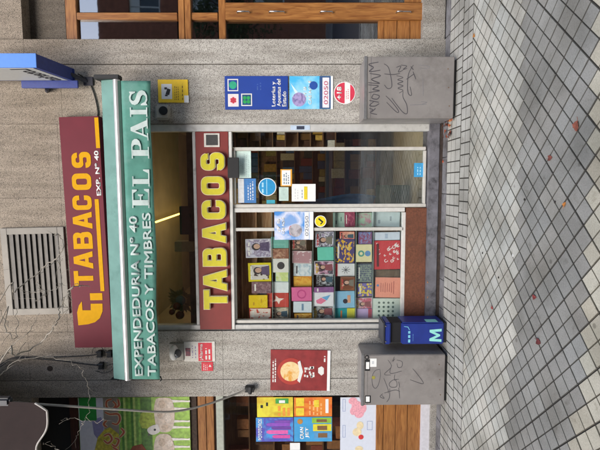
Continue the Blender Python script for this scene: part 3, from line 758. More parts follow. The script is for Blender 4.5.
# pair of cables and clamps at the left
cable('cable', [W(-4, 368, -.05), W(12, 358, -.03), W(35, 357.5, -.02), (W(62, 357, -.014)), W(90, 355.5, -.012), W(97, 354, -.03)], .0055, 'black cable running level to the upper clamp left of the green awning')
cable('cable', [W(-4, 370, -.05), W(14, 359, -.045), W(40, 359, -.03), (W(62, 361, -.02)), W(84, 364, -.014), W(98, 365.5, -.03)], .0055, 'black cable sagging to the lower clamp left of the green awning')
for (x, y, s) in ((99.5, 353.5, 'upper left of three black cable clamps beside the green awning'), (109.5, 353.5, 'black cable clamp nearest the end of the green awning'), (101, 365.5, 'lowest hanging of three black cable clamps beside the green awning')):
    c = W(x, y, -.03); m = MB(); m.box(c.x-.03, c.x+.03, -.045, -.002, c.z-.022, c.z+.022); m.tube([(c.x-.035, -.03, c.z-.03), (c.x-.035, -.03, c.z+.03)], .009, 6); m.tube([(c.x+.02, -.05, c.z-.03), (c.x+.02, -.05, c.z+.03)], .008, 6)
    tag(m.build('cable_clamp', DARK, bevel=.003), s, 'clamp', 'cable clamps beside the awning')
cable('cable', [W(92, 353, -.02), W(94, 348, -.02), W(101, 347, -.02), W(105, 353, -.02)], .003, 'little loop of wire over the upper clamp at the awning end', '#3a3a38')
cable('cable', [W(96, 371, -.01), W(104, 373, -.01), W(112, 370, -.01), W(113, 364, -.01), W(106, 366, -.02)], .003, 'little loop of wire under the lowest clamp at the awning end', '#3a3a38')
c = W(50, 368.5, 0); tag(MB().disc(c.x, c.z, .028, -.004, .001, 14).build('wall_stain', mat('soot', '#3a2f26', .9)), 'small dark round plug in the brown stone under the black cables', 'plug')

# flat signs -----------------------------------------------------------------
def plate(name, box, d, th, m, label, cat, grp=None, bevel=.001):
    X0, X1, Z0, Z1 = RC(*box, d)
    o = MB().box(X0, X1, d, d+th, Z0, Z1).build(name, m, bevel=bevel, origin=((X0+X1)/2, d+th, Z0))
    return tag(o, label, cat, grp)
def strip(parent, name, box, d, m, th=.0015, bevel=0):
    X0, X1, Z0, Z1 = RC(*box, d)
    return MB().box(X0, X1, d-th, d+.0002, Z0, Z1).build(name, m, parent, bevel=bevel)
def lines(parent, x0, y0, x1, y1, d, n, m, seedk=0, fill=.5, vertical=False, name='text_line'):
    """rows of small printed dashes too small to read"""
    r = random.Random(seedk); X0, X1, Z0, Z1 = RC(x0, y0, x1, y1, d); mb = MB(); h = (Z1-Z0)/n
    for i in range(n):
        z = Z1-h*(i+.5); x = X0; e = X0+(X1-X0)*r.uniform(.7, 1)
        while x < e:
            w = min(h*fill*r.uniform(1.0, 3.2), e-x); mb.box(x, x+w, d-.001, d+.0002, z-h*fill/2, z+h*fill/2); x += w+h*.45
    return mb.build(name, m, parent)
# yellow camera notice
s1 = plate('warning_sign', (158, 79.5, 188, 102.5), -.012, .01, mat('notice_yellow', '#f0c822', .45, noise=.05), 'yellow camera warning notice with a white square, right of the green awning', 'sign')
strip(s1, 'white_patch', (161.5, 84, 172, 99), -.012, PAPER)
m = MB(); c = W(167, 91.5, -.014); m.prism([[(c.x-.035, c.z-.02), (c.x+.02, c.z-.035), (c.x+.03, c.z-.005), (c.x-.025, c.z+.015)]], -.0155, -.0134); m.box(c.x+.02, c.x+.04, -.0155, -.0134, c.z, c.z+.025); m.box(c.x-.045, c.x-.03, -.0155, -.0134, c.z-.005, c.z+.02)
m.build('camera_icon', DARK, s1)
lines(s1, 174, 82, 179, 100, -.012, 3, mat('ochre_ink', '#8a6a18', .6), 3, .4); lines(s1, 181, 82, 184, 100, -.012, 1, mat('ochre_ink', '#8a6a18'), 5, .3)
strip(s1, 'white_corner', (184.2, 95.5, 188.8, 102.6), -.0122, PAPER)
# round alarm boxes
def alarm(name, y0, y1, x0, x1, label, cat):
    e = empty(name, W((x0+x1)/2, (y0+y1)/2, 0), label, cat)
    X0, X1, Z0, Z1 = RC(x0, y0, x1, y1, -.05)
    MB().box(X0, X1, -.05, -.002, Z0, Z1).build('housing', mat('dirty_white_plastic', '#a9a69c', .6, noise=.1), e, bevel=.018)
    return e, (X0+X1)/2, (Z0+Z1)/2, X1-X0
e, cx_, cz_, w_ = alarm('outdoor_socket', 104, 119.5, 154.5, 169.5, 'grey plastic box with a dark round cap under the yellow notice', 'electrical box')
MB().disc(cx_+.01, cz_-.015, .042, -.062, -.049, 18).build('cap', DARK, e, bevel=.003)
e = empty('security_camera', W(176, 352, 0), 'white and grey domed security camera beside the red alarm notice', 'camera')
c = W(174.5, 353, -.07)
MB().box(c.x-.10, c.x+.08, -.02, -.002, c.z-.08, c.z+.07).build('mounting_plate', mat('grey_plate', '#99978f', .7), e, bevel=.004)
MB().sphere((c.x, -.06, c.z+.01), .08, 18, 12, (1, .75, .55)).build('dome', mat('white_dome', '#cfcfca', .4), e, smooth=True)
MB().sphere((c.x, -.085, c.z-.035), .045, 14, 10, (1, .8, .9)).build('lens', mat('smoke_lens', '#4a4c4e', .2), e, smooth=True)
# blue lottery sign
s2 = plate('shop_sign', (224.8, 76, 288, 109.5), -.014, .012, BLUE, 'blue lottery sign with three white framed symbols on the right pilaster', 'sign')
for (a, b, c_, d_, col, k) in ((227.6, 79, 238.2, 91.2, '#2f9e7c', 0), (228, 94, 238.6, 106.6, '#c23a4e', 1), (241.2, 93.6, 252, 106, '#2a9a55', 2)):
    fr = strip(s2, 'symbol_frame', (a, b, c_, d_), -.014, WHITE, .0016)
    strip(fr, 'symbol_field', (a+1, b+1, c_-1, d_-1), -.0156, BLUE if k == 0 else (mat('pale_pink', '#e3cfd2') if k == 1 else mat('symbol_navy', '#1a4a72')), .0008)
    X0, X1, Z0, Z1 = RC(a, b, c_, d_, -.0165); cx, cz, r = (X0+X1)/2, (Z0+Z1)/2, (Z1-Z0)*.36
    mm = mat('symbol_%d' % k, col, .4)
    mb = MB()
    if k == 0: mb.disc(cx, cz, r, -.018, -.016)
    elif k == 1:
        for i in range(6): a_ = i*PI/3; mb.disc(cx+r*.55*math.cos(a_), cz+r*.55*math.sin(a_), r*.3, -.018, -.016, 10)
        mb.disc(cx, cz, r*.35, -.0182, -.016, 10)
    else:
        for sx in (-1, 1):
            for sz in (-1, 1): mb.disc(cx+sx*r*.48, cz+sz*r*.48, r*.46, -.018, -.016, 14)
    mb.build('symbol', mm, fr)
ptext('Loter\u00edas y', 271.6, 81.5, 276.6, 106.4, -.014, WHITE, s2, bold=.022)
ptext('Apuestas del', 277, 79, 282, 106.4, -.014, WHITE, s2, bold=.022)
ptext('Estado', 282.2, 91.3, 286.4, 106.4, -.014, WHITE, s2, bold=.022)
lines(s2, 256, 82, 262, 90, -.014, 2, mat('faint_blue', '#3c5ca4', .5), 8, .4)
# cyan lottery poster
def ball_poster(name, box, d, label, dark, c1, c2):
    s = plate(name, box, d, .004, pic(c1, 1.6, 'soft'), label, 'poster'); return s
s3 = ball_poster('lottery_poster', (289.5, 76, 333, 109), -.008, 'sky blue lottery poster with a purple ball between the blue sign and the round sticker', 0, ['#2f9bd6', '#49b4e4', '#86cdea', '#b9dff0'], 0)
strip(s3, 'margin', (330.8, 76, 333, 109), -.008, PAPER); strip(s3, 'dark_band', (319.5, 76.2, 330.6, 108.8), -.008, mat('poster_navy', '#33507e', .5))
strip(s3, 'number_panel', (322.5, 77.6, 329.2, 107.6), -.0096, mat('number_paper', '#dfdfe6', .5), .001)
ptext('02050', 323.8, 81, 328, 104.5, -.0107, mat('rose_ink', '#c46a80', .6), s3, bold=.01)
c = W(299, 99.5, -.008); MB().disc(c.x, c.z, .068, -.0105, -.0078).build('ball', pic(['#8a7fb0', '#a99cc8', '#6c6596'], 3), s3)
MB().prism([pxl([(296, 95), (290.5, 83), (299, 93.5)], -.008)[::-1]], -.0098, -.0078).build('light_streak', mat('ice_blue', '#cfe9f6'), s3)
c = W(313.5, 85.5, -.008); MB().disc(c.x, c.z, .04, -.0102, -.0078).build('blue_ball', mat('deep_blue', '#2a4f9c', .4), s3)
ptext('\u00bfY SI', 303.5, 87, 307, 97, -.008, WHITE, s3, bold=.03); ptext('CAE AQU\u00cd', 307.8, 80.5, 312, 104.5, -.008, WHITE, s3, bold=.03)
# round +18 sticker
s4 = empty('round_sticker', W(352, 93, 0), 'round red and white age limit sticker beside the metal cabinet', 'sticker')
c = W(344.6, 93, -.004); MB().disc(c.x, c.z, .108, -.004, -.0005, 36).build('white_disc', PAPER, s4)
def seg(z0, z1, r, m, name):
    pts = []
    f0, f1 = math.asin(max(-1, min(1, z0/r))), math.asin(max(-1, min(1, z1/r)))
    pts = [(c.x+r*math.cos(f0+(f1-f0)*i/12), c.z+r*math.sin(f0+(f1-f0)*i/12)) for i in range(13)]
    pts += [(c.x-r*math.cos(f1+(f0-f1)*i/12), c.z+r*math.sin(f1+(f0-f1)*i/12)) for i in range(13)]
    return MB().prism([pts], -.0055, -.0039).build(name, m, s4)
RP = mat('sticker_red', '#c9384f', .45)
seg(.0, .1005, .1005, RP, 'red_upper_part'); seg(-.1005, -.055, .1005, RP, 'red_lower_part')
text('+18', c.x-.062, c.x+.062, c.z+.028, c.z+.078, -.0055, WHITE, s4, bold=.04, ext=.001)
lines(s4, 345.5, 88, 349, 99, -.004, 2, RP, 4, .35)
# small sticker on the frame
s5 = plate('small_sticker', (290.5, 125.2, 310, 130), .016, .003, mat('pale_blue_sticker', '#b9cbdd', .5), 'small pale blue sticker with dark print on the upright aluminium frame', 'sticker')
lines(s5, 294, 126, 307, 129.4, .016, 1, mat('ink_dark', '#2b3348', .6), 2, .6)
# coffee poster
s6 = plate('coffee_poster', (270.5, 350.5, 328.5, 391), -.01, .008, mat('poster_maroon', '#842b2c', .5, noise=.22, scale=12), 'dark red coffee poster with a round golden cup on the left pilaster', 'poster')
strip(s6, 'white_edge', (327.2, 350.5, 330.2, 391), -.0098, PAPER)
lines(s6, 272, 357, 276.5, 383, -.01, 2, WHITE, 11, .55)
c = W(291, 372, -.01); MB().disc(c.x, c.z, .143, -.012, -.0098, 36).build('red_ring', mat('brick_red', '#a8382f', .5), s6)
c = W(290.5, 372, -.01); MB().disc(c.x, c.z, .105, -.014, -.0118, 32).build('coffee_cup', pic(['#c9822f', '#d9a04a', '#e6cfa0', '#d6b070'], 1.8, 'soft'), s6)
ban = pxl([(297.5, 362.5), (300, 361), (303, 372), (300, 383), (297.5, 381), (299.5, 372)], -.01)
MB().prism([ban[::-1]], -.0165, -.0098).build('banner', WHITE, s6)
mb = MB(); r = random.Random(5)
for i in range(16):
    c = W(305+r.uniform(0, 9), 372+r.uniform(-5.5, 5.5), -.01); mb.box(c.x-.012, c.x+.012, -.0118, -.0098, c.z-.009+i*1e-4, c.z+.009)
mb.build('white_print', WHITE, s6)
c = W(321, 371, -.01); MB().prism([[(c.x-.05, c.z-.005), (c.x-.03, c.z-.03), (c.x+.03, c.z-.03), (c.x+.05, c.z-.005), (c.x+.03, c.z+.03), (c.x-.02, c.z+.03)]], -.0122, -.0098).build('white_emblem', WHITE, s6)
lines(s6, 323, 355, 326, 362, -.01, 1, WHITE, 12, .5)
s6.rotation_euler = (0, math.radians(1.0), 0)
# alarm notices
s7 = plate('alarm_notice', (184, 341.5, 215, 361.5), -.006, .005, mat('off_white_notice', '#cfcdc6', .6), 'white and red alarm company notice on the left pilaster beside the domed camera', 'sign')
strip(s7, 'red_field', (198.3, 342.8, 212, 361), -.006, mat('notice_red', '#cc3040', .5))
ptext('\u00a1Alarma', 199.5, 344, 203.5, 360, -.0075, WHITE, s7, bold=.02); lines(s7, 204.5, 344.5, 211, 359.5, -.0075, 2, WHITE, 21, .5)
strip(s7, 'small_picture', (185.5, 348, 190.5, 356), -.006, pic(['#7a2a3a', '#4a4a55', '#a03a48'], 5)); lines(s7, 191, 345, 197, 358, -.006, 2, mat('lilac_ink', '#8f86a8', .6), 22, .3)
s8 = plate('red_sticker', (201.5, 362, 213, 371), -.005, .004, mat('notice_red', '#cc3040'), 'small red sticker just below and left of the white alarm notice', 'sticker')
lines(s8, 203, 363.5, 208, 370, -.005, 3, mat('pale_pink', '#e3cfd2'), 23, .4); c = W(210, 366, -.005); MB().disc(c.x, c.z, .018, -.0065, -.0048, 3).build('triangle', WHITE, s8)

# ================================================================== DOOR AND WINDOW STICKERS
dd = .076
def sheet(name, box, label, m=PAPER, d=dd, cat='notice', grp=None): return plate(name, box, d, .0015, m, label, cat, grp, 0)
a = sheet('notice_sheet', (236, 151, 251, 178), 'pale green printed sheet in the top right corner of the door glass', mat('pale_mint', '#c5dcd6', .5)); lines(a, 238, 153, 249.5, 177, dd, 6, mat('mint_ink', '#9ab8b4', .6), 31, .25)
a = sheet('notice_sheet', (238, 178.6, 256, 203), 'blue and white printed sheet in the top left corner of the door glass', mat('sheet_blue', '#3f78b4', .5)); strip(a, 'white_half', (238.2, 178.8, 244, 202.8), dd, mat('grey_paper', '#c9ced2', .5))
lines(a, 247, 180, 254, 200, dd, 3, PAPER, 32, .35)
c = W(267.3, 187, dd); e = empty('round_sticker', (c.x, dd, c.z-.09), 'round bright blue sticker with a white rim on the door glass', 'sticker')
MB().disc(c.x, c.z, .092, dd-.001, dd+.001, 36).build('white_disc', PAPER, e); MB().disc(c.x, c.z, .084, dd-.002, dd-.0009, 36).build('blue_disc', mat('cyan_blue', '#2a8fc4', .4), e)
X0, X1 = c.x-.055, c.x+.055; lines(e, 261, 181, 264.5, 193, dd-.002, 1, mat('pale_cyan', '#9fd0e6'), 33, .5); strip(e, 'white_line', (266.4, 179.5, 267.1, 194.5), dd-.002, mat('pale_cyan', '#9fd0e6'), .0006)
a = sheet('notice_sheet', (280.5, 169.3, 292, 186.3), 'small white sheet with an orange frame on the door glass', mat('orange_frame', '#d99b2f', .5)); strip(a, 'white_field', (281.9, 170.3, 290.5, 185.3), dd, PAPER); lines(a, 283, 172, 289.5, 184, dd-.0015, 3, mat('blue_grey_ink', '#6a7c8a', .6), 34, .45)
a = sheet('notice_sheet', (279, 187.2, 288.5, 200.8), 'small pale green sheet under the orange framed one on the door glass', mat('pale_green_paper', '#b9cfc6', .5)); lines(a, 281, 189, 286.5, 199, dd, 4, mat('mint_ink', '#9ab8b4'), 35, .3)
a = sheet('notice_sheet', (291.7, 184, 315.6, 201.4), 'white sheet with an upright yellow bar on the door glass', PAPER); strip(a, 'yellow_bar', (304, 186.5, 307.4, 199.5), dd, mat('bar_yellow', '#d8c32c', .5)); lines(a, 301, 187, 303.2, 198, dd, 1, mat('blue_grey_ink', '#6a7c8a'), 36, .3); lines(a, 294, 187, 299, 199, dd, 2, mat('pale_grey_ink', '#c2c6c8'), 37, .3)
a = sheet('notice_sheet', (266.5, 200, 275, 203.7), 'sliver of a turquoise sticker at the left edge of the door glass', mat('turquoise', '#3fa3b8', .4))
a = sheet('open_hours_sticker', (414, 163, 424, 177), 'bright blue sticker near the bottom of the door glass', mat('sticker_sky_blue', '#3f97c9', .4), cat='sticker'); lines(a, 416.5, 165, 421.5, 175, dd, 2, mat('pale_cyan', '#9fd0e6'), 38, .4)
wd = .040
a = plate('lottery_poster', (274.3, 211.5, 313.5, 239.8), wd, .002, pic(['#2f6fc0', '#4f8fd4', '#b7c9e6', '#d5d9ea', '#7fa5d8'], 1.5, 'soft'), 'blue and white lottery poster with a red ball taped inside the display window', 'poster')
strip(a, 'number_panel', (304.5, 212, 309, 239.2), wd, PAPER); strip(a, 'margin', (309.6, 211.6, 313.4, 239.7), wd, PAPER)
ptext('02050', 305, 216, 308.4, 236, wd-.0016, mat('grey_ink', '#8f95a0', .6), a, bold=.01)
ptext('\u00bfY SI', 277.2, 219, 280.6, 232, wd, WHITE, a, bold=.05); ptext('CAE AQU\u00cd', 281.2, 217.5, 285, 234, wd, WHITE, a, bold=.05)
c = W(295.5, 230.5, wd); MB().disc(c.x, c.z, .066, wd-.0018, wd+.0002).build('ball', pic(['#8c8a90', '#b9b6bb', '#6f6a70'], 2, 'soft'), a)
c = W(291.5, 230.5, wd); MB().disc(c.x, c.z+.004, .05, wd-.0016, wd+.0002, rz=.022).build('red_cap', mat('ball_red', '#c33a44', .4), a)
c = W(320.5, 221.3, wd); e = empty('round_sticker', (c.x, wd, c.z-.06), 'round yellow sticker with a black mark on the display window', 'sticker')
MB().disc(c.x, c.z, .060, wd, wd+.002, 28).build('white_disc', PAPER, e); MB().disc(c.x, c.z, .053, wd-.001, wd+.0004, 28).build('yellow_disc', mat('sticker_yellow', '#e3cf22', .4), e)
MB().ribbon([(c.x-.03, c.z), (c.x-.008, c.z-.022), (c.x+.028, c.z+.02)], .018, wd-.002, wd-.0009).build('black_mark', DARK, e)
# ================================================================== DISPLAY WINDOW CONTENTS
dx0, dx1 = W(300, 322, .45).x-.15, W(300, 208, .45).x
SHW = wood('display_wood', '#b58258', '#e6bc92', .5)
db = empty('display_cabinet', ((dx0+dx1)/2, .45, .3), 'brown wooden display case with shelves behind the shop window', 'cabinet')
MB().box(dx0, dx1, .30, .32, .34, 2.2).build('back_board', SHW, db)
MB().box(dx0, dx1, .12, .46, .30, .335).build('base_board', SHW, db)
MB().box(dx1+.002, dx1+.02, .14, .48, .30, 2.2).build('side_board', SHW, db)
gsh = mat('shelf_edge', '#8a9a95', .2)
for x in (272, 289.3, 312.6, 334.5, 355.6, 372.8, 400.8):
    z = W(x, 265, .12).z
    MB().box(dx0+.01, dx1-.01, .115, .29, z-.006, z-.001).build('shelf', gsh, db)
for x, cc in ((244, '#8a5a3a'), (258, '#6f4a3a')):
    z = W(x, 300, .4).z; MB().box(dx0+.01, dx1-.01, .22, .298, z-.012, z).build('shelf', SHW, db)
BK = [ # x0,y0,x1,y1, colour, picture colours (or None), kind, scale, label, spine colour
 (246,239,271.3,257,'#d5d6de',['#d5d6de','#c9c6d8','#8d7f9a','#e2dde6'],'noise',3,'white book with a lilac figure at the top right of the display'),
 (271.8,237,288.8,248,'#79b7aa',None,'',0,'teal notebook in the right of the second row'),
 (271.8,248.3,288.8,258.5,'#a5735a',['#a5735a','#8a5a48','#c39a80'],'noise',3,'brown orange book left of the teal notebook'),
 (292,239,306.5,250,'#8a7468',['#9a8578','#4a3a34','#c4a794'],'noise',2.5,'dull brown portrait book under the blue lottery poster'),
 (292,251.5,311.8,263,'#d8c4c6',['#d8c4c6','#b48a90','#e6dcdc'],'cells',8,'pale pink speckled book'),
 (274,259.2,288.8,271.8,'#e0ded8',None,'round','#3a3538','white book with a black round drawing'),
 (276,272.3,288.8,281.5,'#9cc3c9',['#7fb3cf','#c8d684','#e0e4c0'],'soft',2,'small pale blue and lime book left of the black round drawing'),
 (293.5,263.5,311.8,276,'#dde3e6',['#dde3e6','#dde3e6','#a5bccb'],'noise',3,'white book with faint blue marks'),
 (294,276.3,311.8,286.6,'#e2a02c',['#e2a02c','#e8b850','#d07a2a'],'soft',3,'orange book above the pink one'),
 (291.6,287,311.8,301,'#dc6fa0',None,'ring','#c04a86','pink book with a darker pink ring'),
 (293.5,301.6,311.8,312.8,'#d5e0e8',None,'bar','#6f8faa','pale blue booklet with a small grey blue word'),
 (294.5,313.2,311.8,319.6,'#dba53c',['#dba53c','#b5782a','#e8c468'],'noise',4,'ochre book in the lower left corner of the fourth row'),
 (249.4,263.2,271.3,281.2,'#e0cf28',['#b9b0a8','#3d2c28','#d5cfc8','#8a3a34'],'framed',4,'bright yellow framed book with a dark group picture'),
 (251.5,282,271.3,293.3,'#8a6a70',['#8a6a70','#6f4f58','#a5868a'],'noise',5,'dull purple brown book under the yellow framed one'),
 (272.3,282.3,288.8,292.3,'#dfe6e8',None,'plain',0,'blank white book in the left of the second row'),
 (249.6,295,267.6,307.6,'#e6c41c',None,'smallmark','#c79a20','plain yellow book in the lower left of the top row'),
 (268,293,288.8,306.8,'#c24a40',None,'bird','#ead9cf','red book with a white bird shape'),
 (250,308.4,271.3,319.4,'#c9503e',['#c9503e','#e8d8d0','#d98060'],'cells',6,'red and white flowered book in the bottom left corner of the top row'),
 (272.5,307.6,288.8,319.2,'#a59a84',['#a59a84','#d8cdb8','#7a6f60'],'noise',3,'khaki book with a pale figure'),
 (316,232,333.8,247,'#d0cde0',['#d6d4e4','#5a5668','#e6e4ee','#9a8ab0'],'noise',4,'white and lilac book with a dark face at the right of the fourth row'),
 (317.5,247.5,333.8,260.2,'#6fcab4',None,'plain',0,'plain mint green book above the dark haired woman'),
 (315,261,333.8,274.4,'#dcdde2',['#e0e0e6','#2f2c38','#c08aa5','#e0e0e6'],'noise',2.2,'white book with a dark haired woman and pink corner'),
 (316.5,274.9,333.8,286.5,'#54585e',['#54585e','#2a2c30','#c9ccd0'],'noise',3,'black and white photo book under the dark haired woman'),
 (315,287,333.8,292,'#a878a8',['#a878a8','#7f5288'],'noise',4,'narrow violet book under the black and white one'),
 (312.9,292.5,333.8,306,'#e4e4ea',None,'feather','','white book with a pink and blue feather'),
 (313.3,306.8,333.8,319.5,'#d5d8da',['#dcdee0','#2c2f34','#9aa0a6','#dcdee0'],'noise',2.3,'white book with a grey haired portrait in the bottom left of the fifth row'),
 (333.9,212.6,345.2,226.4,'#b5d3c6',None,'smallmark','#3d5a58','pale green book left standing at the right hand strip of the window'),
 (345.5,212.6,355,226.2,'#b0506a',['#b0506a','#8a3a54','#d0708a'],'noise',3,'crimson book in the right hand strip of the window'),
 (356,212.6,372,226.5,'#a9ccb4',['#a9ccb4','#a9ccb4','#c07a94'],'noise',2.4,'pale green book with pink spots in the right hand strip'),
 (373,212.6,400,226.5,'#c4d6dc',None,'smallmark','#9aaab4','large pale grey blue book lowest in the right hand strip'),
 (340.5,232,354.8,239,'#c4685a',['#3f78a5','#d0685a','#e6b8a0'],'soft',2,'small red and blue picture book near the mullion'),
 (334.9,239.6,354.8,263,'#4d4470',['#3f3a68','#e0b03a','#54497c','#d8c070'],'cells',9,'purple book with a yellow pattern'),
 (359,232,372,244,'#6a5aa8',['#5a4a9a','#8a3a5a','#6f9ad0'],'noise',3,'violet and blue book above the pale blue box lid'),
 (373.2,232,400,240,'#d0dcec',None,'bar','#aebfd8','pale blue white book beside the mullion in the bottom row'),
 (352.6+3.2,244.3,372,262,'#e0d8a8',None,'twocircles','#4f9a8a','cream book with green and blue circles'),
 (374.0,240.6,400.4,269,'#c8323c',None,'doodle','#e6e2e0','big red book covered in white doodles'),
 (335.2,264,354.8,276.4,'#dfe0e2',None,'redspine','#5a5a60','white book with a red spine and a grey drawing'),
 (357,263.5,372.2,282,'#3d4658',['#3d4658','#46506a','#8a9a8a'],'dots',8,'dark slate book with faint dots'),
 (376,270,400.4,277.4,'#4a3a30',['#4a3a30','#6a5a48'],'noise',3,'dark brown narrow book between the red and the salmon ones'),
 (341,277.4,354.8,290,'#8a5a40',['#e0c8a8','#7a4a30','#c97a3a'],'framed',2,'brown framed little picture book'),
 (376,278.4,400.4,297.3,'#ea9a84',None,'salmon','#b5655a','large salmon pink book with small print'),
 (357.5,283,372.2,296.6,'#5a4f8a',['#5a4f8a','#e0c83a','#6f64a8','#e0a0b0'],'cells',7,'violet and yellow patterned book'),
 (334.9,291.5,354.8,307.8,'#8fc0e0',None,'figure','#3a3038','light blue book with a dark haired figure'),
 (336,308.3,347.8,319.6,'#2f9fa5',None,'bar','#d87a3a','teal book with an orange mark'),
 (348.2,308.3,354.9,319.6,'#e0da4a',None,'plain',0,'narrow lemon yellow book beside the teal one'),
 (356.5,298,372.2,308.8,'#e0d5dc',['#e0d5dc','#c04a64','#e0d5dc'],'noise',2.2,'pale rose book with a red figure'),
 (356.5,309.2,372.2,319.6,'#c0a8d8',None,'sidebar','#b03a54','lilac book with a crimson strip'),
 (373.5,298.4,400.4,319.6,'#d0ddd4',None,'grid','#5a6e68','large pale green book with rows of grey dots in the lower left corner'),
]
bk_r = random.Random(3)
for i, (x0, y0, x1, y1, col, pc, kind, sc, lab) in enumerate(BK):
    d = .108+bk_r.uniform(0, .055); x0 += bk_r.uniform(-.9, .5); y0 += bk_r.uniform(-.6, .3); y1 += bk_r.uniform(-.3, .6)
    X0, X1, Z0, Z1 = RC(x0-.3, y0-.1, x1-.1, y1+.1, d)
    bm_ = MB().box(X0, X1, d, d+bk_r.uniform(.012, .024), Z0, Z1)
    cov = mat('cover_'+col.strip('#'), col, .35, noise=.05)
    b = bm_.build('book', cov, bevel=.0015, origin=((X0+X1)/2, d, Z0))
    tag(b, lab, 'book', 'books and cards standing in the shop window'); b.rotation_euler = (math.radians(-bk_r.uniform(0, 3)), math.radians(bk_r.uniform(-1.3, 1.3)), 0)
    f0, f1 = d-.0012, d+.0002; w, h = X1-X0, Z1-Z0; cx, cz = (X0+X1)/2, (Z0+Z1)/2
    if pc:
        ins = .18 if kind == 'framed' else .06
        MB().box(X0+w*ins*.6, X1-w*ins*.6, f0, f1, Z0+h*ins*.6, Z1-h*ins*.6).build('cover_picture', pic(pc, sc, 'cells' if kind == 'framed' else kind), b)
        if any(q in lab for q in ('woman', 'face', 'portrait', 'figure', 'photo', 'group', 'picture')):
            hr = mat('print_hair', '#2c2428', .5); sk = mat('print_skin', '#c9a28c', .5); cl_ = mat('print_cloth_%d' % (i % 4), ('#5a4a6a', '#8a4a50', '#3f5a6a', '#7a7468')[i % 4], .5)
            hx = cx+w*bk_r.uniform(-.12, .12); hz = cz+h*.06; R0 = min(w, h)*.17
            MB().prism([[(hx-w*.26, Z0+h*.08), (hx+w*.26, Z0+h*.08), (hx+w*.2, hz-R0*1.1), (hx+R0*.4, hz-R0*.8), (hx-R0*.4, hz-R0*.8), (hx-w*.2, hz-R0*1.1)]], f0-.0004, f0).build('printed_clothes', cl_, b)
            MB().disc(hx, hz+R0*.25, R0*1.15, f0-.0008, f0-.0002, 18, rz=R0*1.3).build('printed_hair', hr, b); MB().disc(hx+R0*.12, hz, R0*.78, f0-.0012, f0-.0006, 18, rz=R0).build('printed_face', sk, b)
            lc = ('#e6e2dc', '#d8b84a', '#2f2c34', '#c8484a')[i % 4]
            mb = MB(); zz = Z1-h*.13; nw = 3+i % 3
            for q_ in range(nw): mb.box(X0+w*(.12+.76*q_/nw), X0+w*(.12+.76*(q_+.78)/nw), f0-.0014, f0-.0004, zz-h*.035, zz+h*.035)
            mb.box(X0+w*.2, X1-w*.3, f0-.0014, f0-.0004, zz-h*.085, zz-h*.065); mb.build('title_print', mat('title_'+lc.strip('#'), lc), b)
        elif kind != 'framed' and i % 2: 
            lc = '#e8e6e0' if sum(lin(col)[:3]) < 1.1 else '#4a4a52'
            MB().box(X0+w*.2, X1-w*.2, f0-.0008, f0, Z1-h*.22, Z1-h*.14).build('title_band', mat('title_'+lc.strip('#'), lc), b)
    else:
        ink = mat('ink_'+str(sc).strip('#'), sc, .5) if isinstance(sc, str) and sc.startswith('#') else None
        if kind == 'round': MB().disc(cx, cz, w*.27, f0, f1, 20).build('drawing', ink, b)
        elif kind == 'ring': MB().ring(cx, cz, w*.24, w*.33, f0, f1).build('drawing', ink, b)
        elif kind == 'bar': MB().box(cx-w*.3, cx+w*.3, f0, f1, cz-h*.06, cz+h*.05).build('title_band', ink, b)
        elif kind == 'smallmark': MB().box(cx-w*.3, cx-w*.05, f0, f1, Z0+h*.7, Z0+h*.78).box(cx-w*.1, cx+w*.2, f0, f1, Z0+h*.3, Z0+h*.36).build('small_print', ink, b)
        elif kind == 'bird': MB().prism([[(cx-w*.3, cz-h*.05), (cx-w*.05, cz-h*.12), (cx+w*.1, cz-h*.3), (cx+w*.12, cz-h*.05), (cx+w*.32, cz+h*.1), (cx+w*.05, cz+h*.1), (cx-w*.15, cz+h*.28), (cx-w*.08, cz+h*.04)]], f0, f1).build('bird', ink, b)
        elif kind == 'feather':
            MB().prism([[(cx-w*.35, cz+h*.1), (cx-w*.1, cz-h*.15), (cx+w*.1, cz+h*.1), (cx-w*.1, cz+h*.35), (cx-w*.3, cz+h*.3)]], f0, f1).build('feather', mat('feather_pink', '#e07a9a'), b)
            MB().prism([[(cx-w*.1, cz-h*.17), (cx+w*.3, cz-h*.35), (cx+w*.12, cz+h*.08)]], f0, f1).build('feather', mat('feather_blue', '#6aa8d8'), b)
        elif kind == 'twocircles':
            MB().ring(cx-w*.02, cz+h*.17, h*.1, h*.2, f0, f1, 20).build('circle', ink, b); MB().disc(cx-w*.02, cz-h*.24, h*.18, f0, f1, 20).build('circle', mat('ink_blue', '#5a8ac0'), b)
        elif kind == 'doodle':
            mb = MB(); r = random.Random(9)
            for k in range(26):
                a, c_ = cx+r.uniform(-.28, .40)*w, cz+r.uniform(-.42, .36)*h; rr = r.uniform(.02, .05)*w
                mb.ribbon([(a+rr*math.cos(t)*(1+.3*math.sin(3*t)), c_+rr*1.2*math.sin(t)) for t in [q*.7 for q in range(8)]], .008, f0-k*2e-5, f1)
            mb.build('doodles', ink, b)
            MB().box(X0+w*.1, X0+w*.9, f0-.001, f0-.0006, Z1-h*.20, Z1-h*.11).build('title_band', mat('ink_darkred', '#5a1a20'), b)
        elif kind == 'redspine':
            MB().box(X0, X1, f0, f1, Z1-h*.13, Z1).build('red_band', mat('ink_c0303a', '#c0303a'), b)
            mb = MB(); 
            for k in range(9): a_ = k*.7; mb.ribbon([(cx, cz-h*.05), (cx+w*.3*math.cos(a_), cz-h*.05+h*.22*math.sin(a_))], .006, f0-k*2e-5, f1)
            mb.build('drawing', ink, b)
        elif kind == 'salmon':
            lines_ = MB(); r = random.Random(4)
            for k in range(7): ww = w*r.uniform(.2, .33); lines_.box(cx-ww, cx+ww, f0, f1, cz+h*(.26-.085*k), cz+h*(.29-.085*k))
